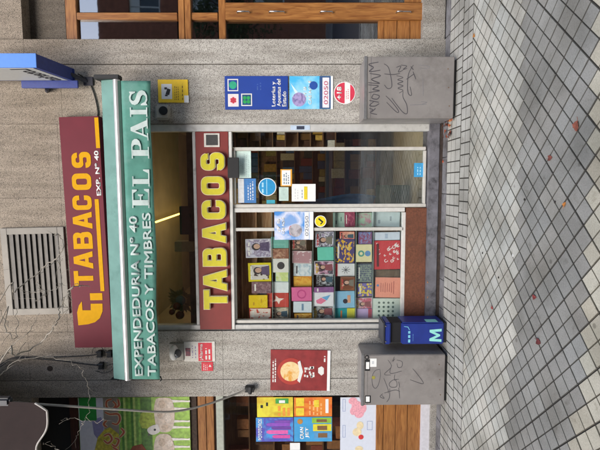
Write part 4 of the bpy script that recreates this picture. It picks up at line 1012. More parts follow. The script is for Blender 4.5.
            lines_.build('small_print', ink, b); MB().disc(cx+w*.1, Z1-h*.1, w*.06, f0, f1, 12).build('dot', mat('ink_blue', '#5a8ac0'), b)
        elif kind == 'figure':
            MB().disc(cx-w*.1, cz-h*.05, w*.14, f0, f1, 16).build('figure', ink, b); MB().box(cx-w*.2, cx+w*.25, f0, f1, cz-h*.3, cz-h*.15).build('figure', mat('skin_print', '#d8a080'), b)
        elif kind == 'sidebar': MB().box(X0, X1, f0, f1, Z0+h*.02, Z0+h*.25).build('colour_strip', ink, b)
        elif kind == 'grid':
            mb = MB()
            for a_ in range(4):
                for c_ in range(4): mb.disc(cx+w*(-.3+.2*a_), cz+h*(.28-.17*c_), w*.055, f0, f1, 10)
            mb.build('dots', ink, b)
# shop interior: stocked racks, counter, packets
r_ = random.Random(12)
def rack(name, X0, X1, y, Z0, Z1, rows, cols, palette, label, fill=.9):
    e = empty(name, ((X0+X1)/2, y, Z0), label, 'shelves')
    MB().box(X0, X1, y+.13, y+.15, Z0, Z1).build('back_board', wood('rack_wood', '#6a4a30', '#9a7048', .6), e)
    hh = (Z1-Z0)/rows
    for i in range(rows):
        MB().box(X0, X1, y, y+.13, Z0+i*hh-.006, Z0+i*hh+.006).build('shelf', wood('rack_wood', '', ''), e)
        x = X0+.01; groups = {}
        while x < X1-.05:
            w = (X1-X0)/cols*r_.uniform(.6, 1.2); col = r_.choice(palette)
            if r_.random() < fill: groups.setdefault(col, MB()).box(x, min(x+w, X1-.005), y+.01+r_.uniform(0, .03), y+.12, Z0+i*hh+.007, Z0+i*hh+hh*r_.uniform(.45, .85))
            x += w+.008
        for c_, mb in groups.items(): 
            o = mb.build('packets', mat('packet_'+c_.strip('#'), c_, .4, noise=.2, scale=40), e); o['kind'] = 'stuff'
    return e
pal = ['#6a4a20', '#a07a2a', '#2a2c34', '#7a2c24', '#c8c0a8', '#30403a', '#94884f']
a0, a1 = W(300, 146, .32).x, W(300, 128, .32).x
rack('packet_rack', a0-.02, a1+.12, .32, 1.05, 2.4, 10, 4, ['#a07a2a', '#c8a04a', '#1c1a1a', '#4a2c1a', '#6a4a20', '#d8d0c0'], 'narrow rack of gold and black packets between the door and the wall')
rack('stock_shelves', -.7, .9, 2.9, .3, 2.7, 8, 14, pal+['#2f4f80', '#3f6fa5'], 'dark wooden shelves of mixed stock at the back of the shop')
e = empty('shop_counter', (.1, 2.4, .02), 'dark brown counter seen low through the door glass', 'counter')
MB().box(-.35, .85, 2.25, 2.5, .04, .98).build('counter_body', wood('counter_wood', '#3a241a', '#5a3826', .5), e, bevel=.01)
MB().box(-.38, .88, 2.2, 2.54, .985, 1.02).build('counter_top', mat('counter_top', '#4a4640', .3), e, bevel=.005)
rack('counter_display', -.3, .7, 2.05, .30, .98, 3, 7, ['#8a6a3a', '#b5a26a', '#3f4a5a', '#7a3a2c', '#cfc6b0', '#2f5a48'], 'low rack of assorted packets against the front of the counter')
tag(MB().box(-.25, .02, 1.1, 1.4, .04, .42).build('storage_crate', mat('dark_green_plastic', '#1f4a34', .5), bevel=.01), 'dark green crate on the floor behind the door glass', 'crate')
pts = []
m = MB(); rr = random.Random(2)
for i in range(9):
    for j in range(9):
        u = i/8; v = j/8; m.v.append((-.42+.30*u+.03*math.sin(v*5), .9+.05*math.sin(u*9+v*3), .62+.85*v-.12*u))
for i in range(8):
    for j in range(8): a = i*9+j; m.f.append((a, a+9, a+10, a+1))
o = m.build('reflection_sheet', mat('reflection_blue', '#5b8cc4', .8, noise=.25, scale=12), smooth=True); o.modifiers.new('thickness', 'SOLIDIFY').thickness = .01  # blue sheet added in place of a reflection on the door glass
tag(o, 'crumpled blue sheet standing in for a reflection in the left part of the door glass', 'reflection stand-in')
# transom ornament
o_ = W(181, 300, .55); e = empty('hanging_ornament', tuple(o_), 'gold and grey star flower ornament behind the left of the transom glass', 'ornament')
mb = MB(); rr = random.Random(8)
for k in range(26):
    a_ = 2*PI*k/26; r0, r1 = .05, rr.uniform(.12, .2)
    c0 = (o_.x+r0*math.cos(a_), .55, o_.z+r0*math.sin(a_)); q = (o_.x+r1*math.cos(a_), .55-rr.uniform(0, .05), o_.z+r1*math.sin(a_))
    tx, tz = -math.sin(a_)*.022, math.cos(a_)*.022
    mm_ = ((c0[0]+q[0])/2, .53, (c0[2]+q[2])/2)
    mb.poly([c0, (mm_[0]+tx, mm_[1], mm_[2]+tz), q, (mm_[0]-tx, mm_[1], mm_[2]-tz)])
mb.build('petals', mat('dull_gold', '#8f7d4e', .5, .2), e); MB().sphere((o_.x, .53, o_.z), .06, 12, 8, (1, .5, 1)).build('centre', mat('grey_blue_glass', '#77858a', .3), e, smooth=True)
for k, (x, y, s) in enumerate(((177, 306, .045), (180, 315, .05), (172, 312, .035))):
    c = W(x, y, .5); tag(MB().sphere(tuple(c), s, 12, 8).build('bauble', mat('bauble_red', '#7a2418', .3), smooth=True), ('red bauble right below the star ornament', 'largest red bauble low behind the transom glass', 'smallest red bauble behind the transom glass')[k], 'bauble')
a0, a1, b0, b1 = RC(188, 131, 194, 330, .5)
tag(MB().box(xb-.2, xa+.2, .42, .9, W(190, 225, .42).z-.3, W(188, 225, .42).z-.005).build('ceiling_beam', mat('dusty_stone', '#5a5142', .9, noise=.3, scale=12)), 'dusty ledge along the bottom of the transom inside the shop', 'ledge')
x0_, x1_, z0_, z1_ = RC(174, 242, 193, 252, .35)
tag(MB().box(x0_, x1_, .37, .5, z0_, z1_).build('carton', mat('beige_carton', '#a5916c', .8), bevel=.004), 'beige carton standing behind the transom glass', 'box')
x0_, x1_, z0_, z1_ = RC(181, 206, 192, 234, .36)
tag(MB().box(x0_, x1_, .30, .36, z0_, z1_).build('transformer', mat('dark_brown_case', '#3a2a22', .6), bevel=.004), 'dark brown oblong case at the lower end of the glowing tube', 'box')

# ================================================================== METAL CABINETS
def cabinet(y0, y1, xt, xb_, d, label):
    X0, X1, _, _ = RC(xt, y0, xb_, y1, d); Zt = W(xt+.5, (y0+y1)/2, d).z
    e = empty('metal_cabinet', ((X0+X1)/2, 0, 0), label, 'cabinet', 'stainless steel cabinets on the pavement')
    m = MB(); m.v = [(X0, d, .03), (X1, d, .03), (X1, -.004, .03), (X0, -.004, .03), (X0, d, Zt), (X1, d, Zt), (X1, -.004, Zt), (X0, -.004, Zt)]
    m.f = [(0, 3, 2, 1), (4, 5, 6, 7), (0, 1, 5, 4), (1, 2, 6, 5), (2, 3, 7, 6), (3, 0, 4, 7)]
    m.build('body', STEEL, e, bevel=.006)
    MB().box(X0+.03, X1-.03, d+.03, -.01, -.02, .028).build('plinth', DARK, e)
    hy = MB().box(X0-.004, X1+.004, d-.008, d+.03, Zt-.02, Zt+.008); hy.build('front_lip', mat('steel_lip', '#a2a2a3', .3, .7), e, bevel=.004)
    for z_ in (Zt-.055,):
        MB().box(X0+.006, X1-.006, d-.0006, d+.001, z_, z_+.0025).build('door_seam', mat('seam_dark', '#4a494a', .7), e)
    mz = mat('rust_stain', '#6f5a48', .8, noise=.3, scale=50)
    for k_ in range(3):
        xx = X0+(.2+.3*k_)*(X1-X0); MB().disc(xx, .07+.01*k_, .006, d-.0015, d+.0005, 10).build('rivet', mz, e)
    return e, X0, X1, Zt
INK = mat('graffiti_ink', '#4e4c50', .6)
c1, cX0, cX1, cZ = cabinet(56.5, 118.3, 364.5, 460, -.35, 'large grey steel cabinet with dark scribbles along its top edge, right of the shop door')
def scrib(parent, strokes, ox, oy, sc, d, w, m=INK):
    mb = MB()
    for k, s in enumerate(strokes):
        pts = spline([(ox+a/sc, oy+b/sc) for a, b in s], 5)
        mb.ribbon([(W(p[0], p[1], d).x, W(p[0], p[1], d).z) for p in pts], w, d-.0012-k*6e-5, d+.0004)
    return mb.build('graffiti', m, parent)
d1 = -.35
scrib(c1, [[(128, 66), (75, 78), (100, 95), (78, 118), (138, 110)], [(80, 128), (140, 140), (90, 160), (135, 182), (72, 178)], [(72, 190), (128, 196), (96, 214), (134, 222), (74, 232)],
           [(100, 240), (132, 250), (120, 268), (92, 262), (100, 242)], [(78, 275), (130, 285)], [(104, 280), (80, 302), (108, 306), (132, 292)], [(78, 318), (96, 326), (84, 342), (120, 352)], [(112, 318), (90, 338)]], 355, 50, 5.45, d1, .010)
scrib(c1, [[(158, 75), (182, 95), (196, 150), (200, 200), (178, 210), (160, 190)], [(160, 130), (205, 134), (245, 128)], [(225, 95), (250, 88), (236, 120), (262, 110)],
           [(226, 140), (262, 150), (232, 162), (262, 172), (232, 184), (262, 196), (234, 208), (262, 220), (240, 235)], [(250, 82), (282, 88), (262, 106), (284, 100)],
           [(168, 250), (200, 282), (236, 330), (226, 338), (172, 285)], [(200, 262), (228, 300), (262, 340), (284, 345), (282, 300), (262, 258), (262, 225)],
           [(318, 82), (292, 130), (286, 200), (292, 240), (308, 245), (300, 200)], [(280, 160), (322, 130)], [(316, 118), (332, 160)], [(304, 90), (318, 108)]], 355, 50, 5.45, d1, .0075)
scrib(c1, [[(300, 300), (390, 296)], [(345, 82), (402, 88), (395, 100), (350, 98)], [(370, 150), (372, 250)], [(360, 282), (392, 286), (362, 296)]], 355, 50, 5.45, d1, .006, mat('faint_ink', '#7e7d7f', .5))
c2, eX0, eX1, eZ = cabinet(354.6, 405, 361.5, 449, -.31, 'large grey steel cabinet with two white tags and thin scribbles, left of the blue bin')
d2 = -.31
scrib(c2, [[(150, 175), (120, 185), (103, 220), (105, 270), (122, 290), (140, 268), (152, 215), (150, 178)],
           [(198, 120), (218, 160), (176, 205), (215, 210)], [(236, 100), (226, 128), (240, 112)], [(220, 150), (212, 200), (280, 186)], [(240, 205), (236, 232), (250, 240)], [(250, 120), (282, 130), (280, 160), (258, 164), (252, 140)],
           [(262, 235), (228, 240), (205, 262), (215, 282), (248, 280), (250, 250), (232, 238)], [(172, 228), (196, 290), (200, 320)], [(166, 322), (150, 340), (175, 350), (160, 330)], [(176, 318), (240, 300), (270, 310)], [(208, 290), (206, 345), (190, 372)], [(262, 250), (268, 285)], [(262, 285), (268, 350)],
           [(345, 172), (370, 200), (410, 262), (330, 238)]], 355, 340, 6, d2, .006)
s = strip(c2, 'white_tag', (370, 358.5, 376.5, 366.8), d2, PAPER); strip(s, 'tag_print', (372, 361, 374, 364), d2-.0016, mat('pale_grey_ink', '#c2c6c8'), .0006)
s = strip(c2, 'black_tag', (364.8, 359.5, 370, 370.8), d2, DARK, .002, .0004); strip(s, 'white_field', (366, 362, 369.2, 369), d2-.002, PAPER, .0008); 
c = W(367, 357.3, d2); MB().ring(c.x, c.z, .012, .022, d2-.0016, d2+.0002, 16).build('round_mark', DARK, c2)
s = strip(c2, 'black_tag', (365, 395.5, 370.8, 402.8), d2, DARK, .002, .0004); strip(s, 'white_field', (365.9, 396.5, 369.6, 401.8), d2-.002, PAPER, .0008)
c = W(373.5, 377.5, d2); MB().disc(c.x, c.z, .018, d2-.0017, d2+.0002, 10).build('yellow_spot', mat('old_yellow', '#8f8a3a', .7), c2)

# ================================================================== BLUE BIN
db_ = -.26
X0, X1, Z0, Z1 = RC(383, 322.6, 449, 344.4, db_)
bn = empty('litter_bin', ((X0+X1)/2, -.15, 0), 'narrow navy blue bin with a mint letter M between the window and the steel cabinet', 'bin')
zs0, zs1 = W(401.5, 333, db_).z, W(391, 333, db_).z
def rb(x0, x1, z0, z1, m, name='body'): return MB().box(x0, x1, db_, -.03, z0, z1).build(name, m, bn, bevel=.012)
rb(X0, X1, .03, zs0, NAVY); rb(X0, X1, zs1, Z1-.015, NAVY, 'head')
MB().box(X0+.008, X1-.008, db_+.03, -.035, zs0-.01, zs1+.01).build('slot', mat('slot_black', '#0c0d12', .8), bn)
MB().box(X0-.004, X1+.004, db_-.006, -.025, Z1-.018, Z1).build('lid', mat('dark_grey_lid', '#3a3d44', .5), bn, bevel=.008)
MB().box(X0+.01, X1-.01, db_+.02, -.04, 0, .032).build('base', DARK, bn)
MINT = mat('mint_vinyl', '#8fd8cf', .5, noise=.05)
mX0, mX1, mZ0, mZ1 = RC(429.5, 328.8, 441.5, 341.8, db_)
MB().prism([[(mX0+a*(mX1-mX0), mZ0+b*(mZ1-mZ0)) for a, b in ((0, 0), (.2, 0), (.23, .62), (.44, .12), (.56, .12), (.77, .62), (.80, 0), (1, 0), (.93, 1), (.74, 1), (.5, .42), (.26, 1), (.07, 1))]], db_-.002, db_+.0002).build('letter', MINT, bn)
zp0, zp1 = W(438.5, 324, db_).z, W(427, 324, db_).z; MB().box(X1-.001, X1+.0012, db_+.015, db_+.10, zp0, zp1).build('mint_patch', MINT, bn)
lines(bn, 407.5, 328.5, 411, 342.5, db_, 1, mat('pale_mint_ink', '#7ac4d8', .5), 41, .6); lines(bn, 412.3, 333, 413.8, 341, db_, 1, mat('dim_mint_ink', '#4a78b0', .5), 42, .5)
MB().ribbon([(W(404, 326.5, db_).x, W(404, 326.5, db_).z), (W(408, 327, db_).x, W(408, 327, db_).z), (W(409.5, 330, db_).x, W(409.5, 330, db_).z)], .006, db_-.0012, db_+.0002).build('scratch', mat('pale_mint_ink', ''), bn)
for yy in (326, 341.5):
    c = W(385.5, yy, db_); MB().disc(c.x, c.z, .006, db_-.010, db_+.001, 10).build('rivet', mat('chrome', ''), bn)

# ================================================================== BUTCHER'S SHOPFRONT (left)
D = .07
bs = empty('wooden_shopfront', (W(400, 425, D).x, D, W(425, 425).z), 'butcher shopfront with wooden boards and posters left of the wall pilaster', 'shopfront')
YL = 560
def bp_(name, x0, y0, x1, y1, d, th, m, bv=.003): 
    X0, X1, Z0, Z1 = RC(x0, y0, x1, min(y1, 450), d)
    if y0 <= 397.5: X1 = xl-.002
    if y1 > 450: X0 = XL+.12
    return MB().box(X0, X1, d, d+th, Z0, Z1).build(name, m, bs, bevel=bv)
DW = wood('dark_wood', '#3a1c14', '#5a3020', .5)
bp_('top_board', 70, 397, 78.5, YL, D, .06, DW); 
MB().box(XL+.12, xl-.002, D+.05, D+.10, W(70, 425).z+.004, z_l-.003).build('dark_interior_sheet', mat('black_void', '#14110f', .7), bs)  # flat black sheet, darkness of the interior painted in
bp_('board_edge', 190.5, 397, 197, YL, D+.02, .05, mat('speckled_edge', '#3a2c22', .8, noise=.5, scale=40))
bp_('wood_rail', 198, 397, 206, YL, D-.01, .07, WOODR); bp_('wood_rail', 206.3, 397, 214, YL, D, .06, WOODR); bp_('dark_rail', 214.3, 397, 216, YL, D+.02, .04, DW)  # two varnished rails and a narrow strip of dark wood
bp_('metal_rail', 216.3, 397, 223.5, YL, D, .06, mat('greenish_aluminium', '#a5aba0', .45, .3))
bp_('glass_pane', 223.8, 397, 376, YL, D+.05, .006, glass('butcher_glass', (.85, .85, .82), .12), 0)
for i, (a_, b_) in enumerate(((376.3, 383.2), (383.6, 395.2), (395.6, 407.2), (407.6, 421))): bp_('wood_board', a_, 397, b_, YL, D+.01+.002*(i % 2), .04, WOODR, .004)
bp_('white_sill', 421.3, 397, 429.8, YL, D-.03, .09, mat('white_sill', '#c6c6cc', .6, noise=.08), .004)
# posters in its window
dp = .105
# sheep poster
def art(name, x0, y0, x1, y1, m, d, th=.004, lab=None, cat='poster', extend=False):
    X0, X1, Z0, Z1 = RC(x0, y0, x1, min(y1, 450), d)
    if extend: X0 = X1-extend
    o = MB().box(X0, X1, d, d+th, Z0, Z1).build(name, m, origin=((X0+X1)/2, d, Z0)); return tag(o, lab, cat)
ds = D-.0
sp = art('sheep_poster', 79, 397.3, 190, 455, mat('meadow_green', '#93b850', .5, noise=.3, scale=22), ds, .02, 'large colour poster of sheep on a green meadow over the butcher window', extend=1.5)
PX0 = sp.location.x-.75; PX1 = sp.location.x+.75
def band(x0, x1, m, name='field_band', k=.0012, X0=None, X1=None):
    Z0, Z1 = W(x1, 425, ds).z, W(x0, 425, ds).z
    return MB().box(X0 or PX0+.001, X1 or PX1-.001, ds-k, ds+.0004, Z0, Z1).build(name, m, sp)
band(79.4, 104, mat('poster_sky', '#cfccd0', .5, noise=.06), 'sky_band')
band(104.2, 119, mat('poster_haze', '#8f8478', .5, noise=.1), 'haze_band')
for i in range(9):
    a_ = 119.2+i*2.4; band(a_, a_+2.3, mat('stripe_%d' % (i % 4), ('#82b048', '#4f8032', '#aec468', '#6a963c')[i % 4], .5, noise=.35, scale=26))
band(141, 152, mat('hedge_green', '#4f7a2c', .5, noise=.5, scale=22))
# purple hills, yellow bushes
def blob(pts, m, name, k): MB().prism([pxl(pts, ds)[::-1]], ds-k, ds-.0002).build(name, m, sp)
blob([(92, 420), (101, 417), (104, 424), (103, 446), (94, 434)], mat('lavender_hill', '#8c86a8', .5), 'hill', .002)
blob([(119, 434), (110, 427), (104, 430), (98, 437), (95, 449), (94, 470), (119, 470)], mat('yellow_bush', '#b5a838', .5, noise=.5, scale=30), 'bush', .0024)
blob([(139, 421), (141, 413), (149, 410), (156, 414), (158, 424), (150, 429), (142, 428)], mat('lime_bush', '#a0b03a', .5, noise=.4, scale=30), 'bush', .0024)
X0, X1, Z0, Z1 = RC(79.3, 397.6, 96.3, 420.3, ds); MB().box(X0, X1, ds-.003, ds, Z0, Z1).build('green_square', mat('flat_green', '#2f8f3a', .5), sp)
# curly lettering, orange with pale edge
CUR = [[(112, 399), (107, 401), (107, 407), (112, 409), (116, 405), (113, 401)], [(118, 399), (119, 405), (115, 408)], [(105, 412), (110, 414), (118, 414), (120, 419), (117, 424), (112, 423)], [(107, 420), (104, 424), (107, 427)], [(121, 428), (124, 432), (120, 437)], [(104, 436), (109, 434), (112, 439), (108, 443), (104, 440)], [(115, 438), (119, 440), (116, 446), (112, 444)], [(113, 447), (118, 450)]]
for wdt, col, k in ((.036, '#c9b894', .0038), (.02, '#b0583a', .0044)):
    mb = MB()
    for i, s_ in enumerate(CUR):
        pts = spline(s_, 5); mb.ribbon([(W(p[0], p[1], ds).x, W(p[0], p[1], ds).z) for p in pts], wdt, ds-k-i*3e-5, ds-.0004)
    mb.build('curly_lettering', mat('curl_'+col.strip('#'), col), sp)
# sheep
WOOL = mat('wool_print', '#d3c3b2', .6, noise=.2, scale=30, dirt=('#b59a82', 14, .52)); FACE = mat('face_print', '#e3ddd6', .6)
def sheep(oy, k):
    blobp = [(156, 399+oy), (154, 408+oy), (155, 420+oy), (157, 428+oy), (162, 432+oy), (170, 431+oy), (174, 424+oy), (174.5, 410+oy), (172, 400+oy), (168, 396+oy), (160, 396+oy)]
    if oy == 0: blobp = [(p[0], max(p[1], 397.7)) for p in blobp]
    ls = spline(blobp+[blobp[0]], 4)[:-1]
    MB().prism([[(W(p[0], p[1], ds).x, W(p[0], p[1], ds).z) for p in ls][::-1]], ds-.0040-k, ds-.0004).build('sheep_body', WOOL, sp)
    hd = spline([(158, 424+oy), (152, 425.5+oy), (147.5, 429+oy), (149, 433+oy), (154, 434.5+oy), (160, 431+oy), (158, 424+oy)], 4)[:-1]
    MB().prism([[(W(p[0], p[1], ds).x, W(p[0], p[1], ds).z) for p in hd][::-1]], ds-.0052-k, ds-.0004).build('sheep_face', FACE, sp)
    c = W(155, 429.5+oy, ds); MB().disc(c.x, c.z, .013, ds-.0058-k, ds-.005-k, 10).build('sheep_eye', DARK, sp)
    c = W(149, 434.5+oy, ds); MB().disc(c.x, c.z, .012, ds-.0056-k, ds-.005-k, 8).build('sheep_muzzle', mat('muzzle', '#55504c'), sp)
    for i, yy in enumerate((401, 408.5, 421, 427)):
        a_ = pxl([(172, yy-1.4+oy), (180, yy-.8+oy), (182, yy-1+oy), (188, yy-.5+oy), (190, yy-1.1+oy), (190.0, yy+1+oy), (182, yy+.9+oy), (172, yy+1.5+oy)], ds); MB().prism([a_[::-1]], ds-.0036-k-i*4e-5, ds-.0004).build('sheep_leg', FACE, sp)
    for i, (xx, yy, r_x, r_y) in enumerate(((162, 404, 4, 5), (168, 418, 3.5, 6), (160, 415, 3, 4), (170, 405, 3, 4), (165, 427, 4, 3))):
        c = W(xx, yy+oy, ds); MB().disc(c.x, c.z, r_y*.0095, ds-.0042-k-i*3e-5, ds-.004-k, 14, rz=r_x*.0095).build('wool_tuft', mat('wool_tuft_%d' % (i % 2), ('#c4b09c', '#ddd0c2')[i % 2], .7, noise=.25, scale=70), sp)
sheep(0, 0); sheep(38, .0004); sheep(76, .0008)
blob([(133, 446), (129, 452), (132, 462), (146, 462), (148, 452), (142, 444)], mat('hen_print', '#8a4526', .6, noise=.3, scale=30), 'hen', .003)
# window adverts
p1_ = art('advert', 257, 397.3, 293, 417, pic(['#d8d02a', '#e0d84a', '#c9a83a'], 2.2, 'soft'), dp, .003, 'yellow advert with green corner at the top of the butcher window')
strip(p1_, 'green_corner', (275.5, 398.5, 288.5, 403.5), dp, mat('advert_green', '#3f9a44', .5)); lines(p1_, 276, 399.5, 288, 403, dp-.0015, 1, PAPER, 51, .5)
lines(p1_, 277, 406, 291, 416, dp, 3, mat('advert_orange', '#e0963a'), 52, .6); strip(p1_, 'black_mark', (260.5, 405, 263, 408), dp, DARK); strip(p1_, 'black_mark', (266, 402.5, 268, 406), dp, DARK)
p2_ = art('advert', 294, 397.3, 332, 416.5, pic(['#dc6f2a', '#e08a3a', '#d25f30'], 2.5, 'soft'), dp, .003, 'orange advert with yellow blocks beside the yellow one in the butcher window')
for b_ in ((296, 398, 304, 406), (296, 408, 304, 415.5), (314, 400, 319, 407)): strip(p2_, 'yellow_block', b_, dp, mat('advert_yellow', '#e0c83a', .5))
strip(p2_, 'white_bar', (325.5, 399, 328.5, 413), dp, PAPER); lines(p2_, 308, 399, 323, 415, dp, 4, mat('advert_pale', '#e8b070'), 53, .4)
p3_ = art('advert', 256, 417.6, 293.3, 441.5, pic(['#3f6fc0', '#4f9ad8', '#5a4fb0', '#3f8fd0'], 2, 'soft'), dp, .003, 'blue advert with violet and pink ice lollies and a pale name along its top')
ptext('POTOTOROS', 258.2, 419, 262.2, 440, dp, PAPER, p3_, bold=.02)
def lolly(x0, x1, yc, w, m, k):
    a_ = [(x1, yc-w), (x1, yc+w), (x0+3, yc+w), (x0+.5, yc+w*.5), (x0+.5, yc-w*.5), (x0+3, yc-w)]
    MB().prism([pxl(a_, dp)[::-1]], dp-.0018-k, dp-.0002).build('lolly_print', m, p3_)
for (x0, x1, yc, w, col, k) in ((266, 290, 424.5, 1.6, '#8a4fb8', 0), (271, 291, 428, 1.6, '#6a3f9a', .0001), (266, 288, 432, 1.9, '#d860a8', .0002), (272, 290, 436.5, 1.6, '#d050a0', .0003), (274, 290, 421.5, 1.2, '#7a48a8', .0004)):
    lolly(x0, x1, yc, w, mat('lolly_'+col.strip('#'), col), k)
p4_ = art('advert', 294, 417, 332, 441.5, mat('advert_blue', '#3f9ad0', .5, noise=.12, scale=8), dp, .003, 'bright blue advert with green and yellow picture strips beside the lolly advert')
for k, (a_, col) in enumerate((((312, 417.6, 331.4, 423), '#8ab83a'), ((313, 424, 331.4, 431), '#d8cc34'), ((314, 432, 331.4, 438.5), '#5a9ac8'))):
    s_ = strip(p4_, 'picture_strip', a_, dp, mat('strip_'+col.strip('#'), col, .5)); lines(s_, a_[0]+1, a_[1]+1, a_[2]-1, a_[3]-1, dp-.0015, 1, mat('strip_dark', '#7a5a3a'), 60+k, .6)
ptext('CRAN', 300, 427, 304, 439, dp, PAPER, p4_, bold=.03); ptext('JET', 305.5, 427, 309.5, 438, dp, PAPER, p4_, bold=.03)
c = W(300, 421.5, dp); MB().disc(c.x, c.z, .03, dp-.0018, dp, 14).build('round_picture', mat('strip_dark2', '#b5803a'), p4_)
p5_ = art('meat_poster', 340.3, 397.3, 375.8, 450, mat('cool_white_paper', '#cfd6e2', .5, noise=.03), dp, .003, 'white poster with pink minced meat and sausage pictures in the butcher window', extend=1.4)
def oval(x, y, rx, ry, m, name, k=0, th=.0018):
    c = W(x, y, dp); ax = abs(W(x, y+ry, dp).x-c.x); az = abs(W(x+rx, y, dp).z-c.z); MB().disc(c.x, c.z, ax, dp-th-k, dp, 20, rz=az).build(name, m, p5_)
PK = mat('meat_pink', '#e0a0ac', .5, noise=.2, scale=60)
for i, (x, y, rx, ry) in enumerate(((353, 401, 4.5, 3.6), (357, 406, 5.5, 5), (359, 413, 5, 5), (353, 411, 3, 4), (363, 408, 3.5, 5))): oval(x, y, rx, ry, PK, 'meat_print', k=i*6e-5)
oval(360, 425.5, 3.5, 4, mat('bun_print', '#e0d0a8'), 'bun_print'); oval(357, 432, 4.5, 4, mat('bun_print', ''), 'bun_print', 6e-5); oval(361, 437, 2.6, 2.4, mat('tomato_red', '#cc3b3b'), 'tomato_print', 1e-4); oval(359, 449, 4, 3, mat('bun_print', ''), 'bun_print')
mb = MB()
for (a_, b_, c_, d_) in ((342.5, 399, 345.5, 411.5), (342.5, 425, 345.5, 437.5), (367, 421, 372.5, 430)):
    X0, X1, Z0, Z1 = RC(a_, b_, c_, d_, dp); t_ = .006
    for q in ((X0, X1, Z0, Z0+t_), (X0, X1, Z1-t_, Z1), (X0, X0+t_, Z0+t_, Z1-t_), (X1-t_, X1, Z0+t_, Z1-t_)): mb.box(q[0], q[1], dp-.001, dp+.0002, q[2], q[3])
mb.build('outline_box', mat('pale_blue_line', '#9aa8c8'), p5_)
p6_ = art('notice_sheet', 290, 443, 300, 456, PAPER, dp+.0, .003, 'white slip below the adverts at the bottom left of the butcher window', 'notice')
# things inside the butcher's window
rack('stock_shelves', XL+.3, xl-.05, .32, .9, 2.3, 5, 26, ['#9a5a34', '#a5744a', '#7a4a30', '#b5784a', '#4a3024', '#8a4a3a'], 'warm brown stocked shelves inside the butcher window', .8)
# its awning: brown scalloped cloth folded out above
ab = empty('awning', (W(40, 450, -.9).x, -.5, W(47, 430, -.9).z), 'dark brown awning with a wavy white edged valance over the butcher window', 'awning')
BRN = mat('brown_canvas', '#281c1a', .95, noise=.1, scale=12)
da = -.85; XR_ = W(20, 403, da).x; ztop = W(-25, 430, da).z
m = MB(); out = []
N_ = 140; Lw = 2.4
edge = []
for i in range(N_+1):
    x = XR_-Lw*i/N_; ph = (i/N_*Lw+.17)/.58*2*PI; zz = W(43, 425, da).z+.055*math.cos(ph)+.012*math.cos(2*ph)
    if i < 4: zz += (4-i)*.02
    edge.append((x, zz))
for i in range(N_):
    a_, b_ = edge[i], edge[i+1]; m.poly([(a_[0], da, a_[1]), (b_[0], da, b_[1]), (b_[0], da+.05, ztop), (a_[0], da+.05, ztop)])
v_ = m.build('valance', BRN, ab); v_.modifiers.new('thickness', 'SOLIDIFY').thickness = .003
MB().tube([(p[0], da-.003, p[1]) for p in edge], .008, 6).build('white_piping', mat('piping_white', '#b0aca6', .7), v_, smooth=True)
MB().box(XR_-Lw, XR_+.02, da-.02, da+.06, ztop, ztop+.09).build('front_bar', mat('black_iron', ''), ab, bevel=.01)
m = MB(); m.poly([(XR_-Lw, da+.03, ztop+.05), (XR_, da+.03, ztop+.05), (XR_, -.05, ztop+.55), (XR_-Lw, -.05, ztop+.55)]); o = m.build('canopy', BRN, ab); o.modifiers.new('thickness', 'SOLIDIFY').thickness = .004
arm = [W(11, 402.5, -.80), W(60, 405.5, -.72), W(120, 409.5, -.55), W(170, 411.8, -.38), W(205, 405, -.22), W(235, 394.5, -.08), W(246, 389.5, -.05)]
MB().tube(spline(arm, 6), [.0105]*37, 8).build('arm', mat('weathered_arm', '#8d8a82', .6, .2), ab, smooth=True)
c = W(250, 388, -.03); MB().box(c.x-.035, c.x+.02, -.06, -.003, c.z-.045, c.z+.05).tube([(c.x-.05, -.05, c.z), (c.x+.03, -.06, c.z-.01)], .022, 8).build('wall_bracket', mat('black_iron', ''), ab, bevel=.004)
c = W(8, 400, -.80); MB().box(c.x-.04, c.x+.03, -.84, -.77, c.z-.03, c.z+.09).build('arm_joint', mat('joint_blue_black', '#252a34', .5), ab, bevel=.015)

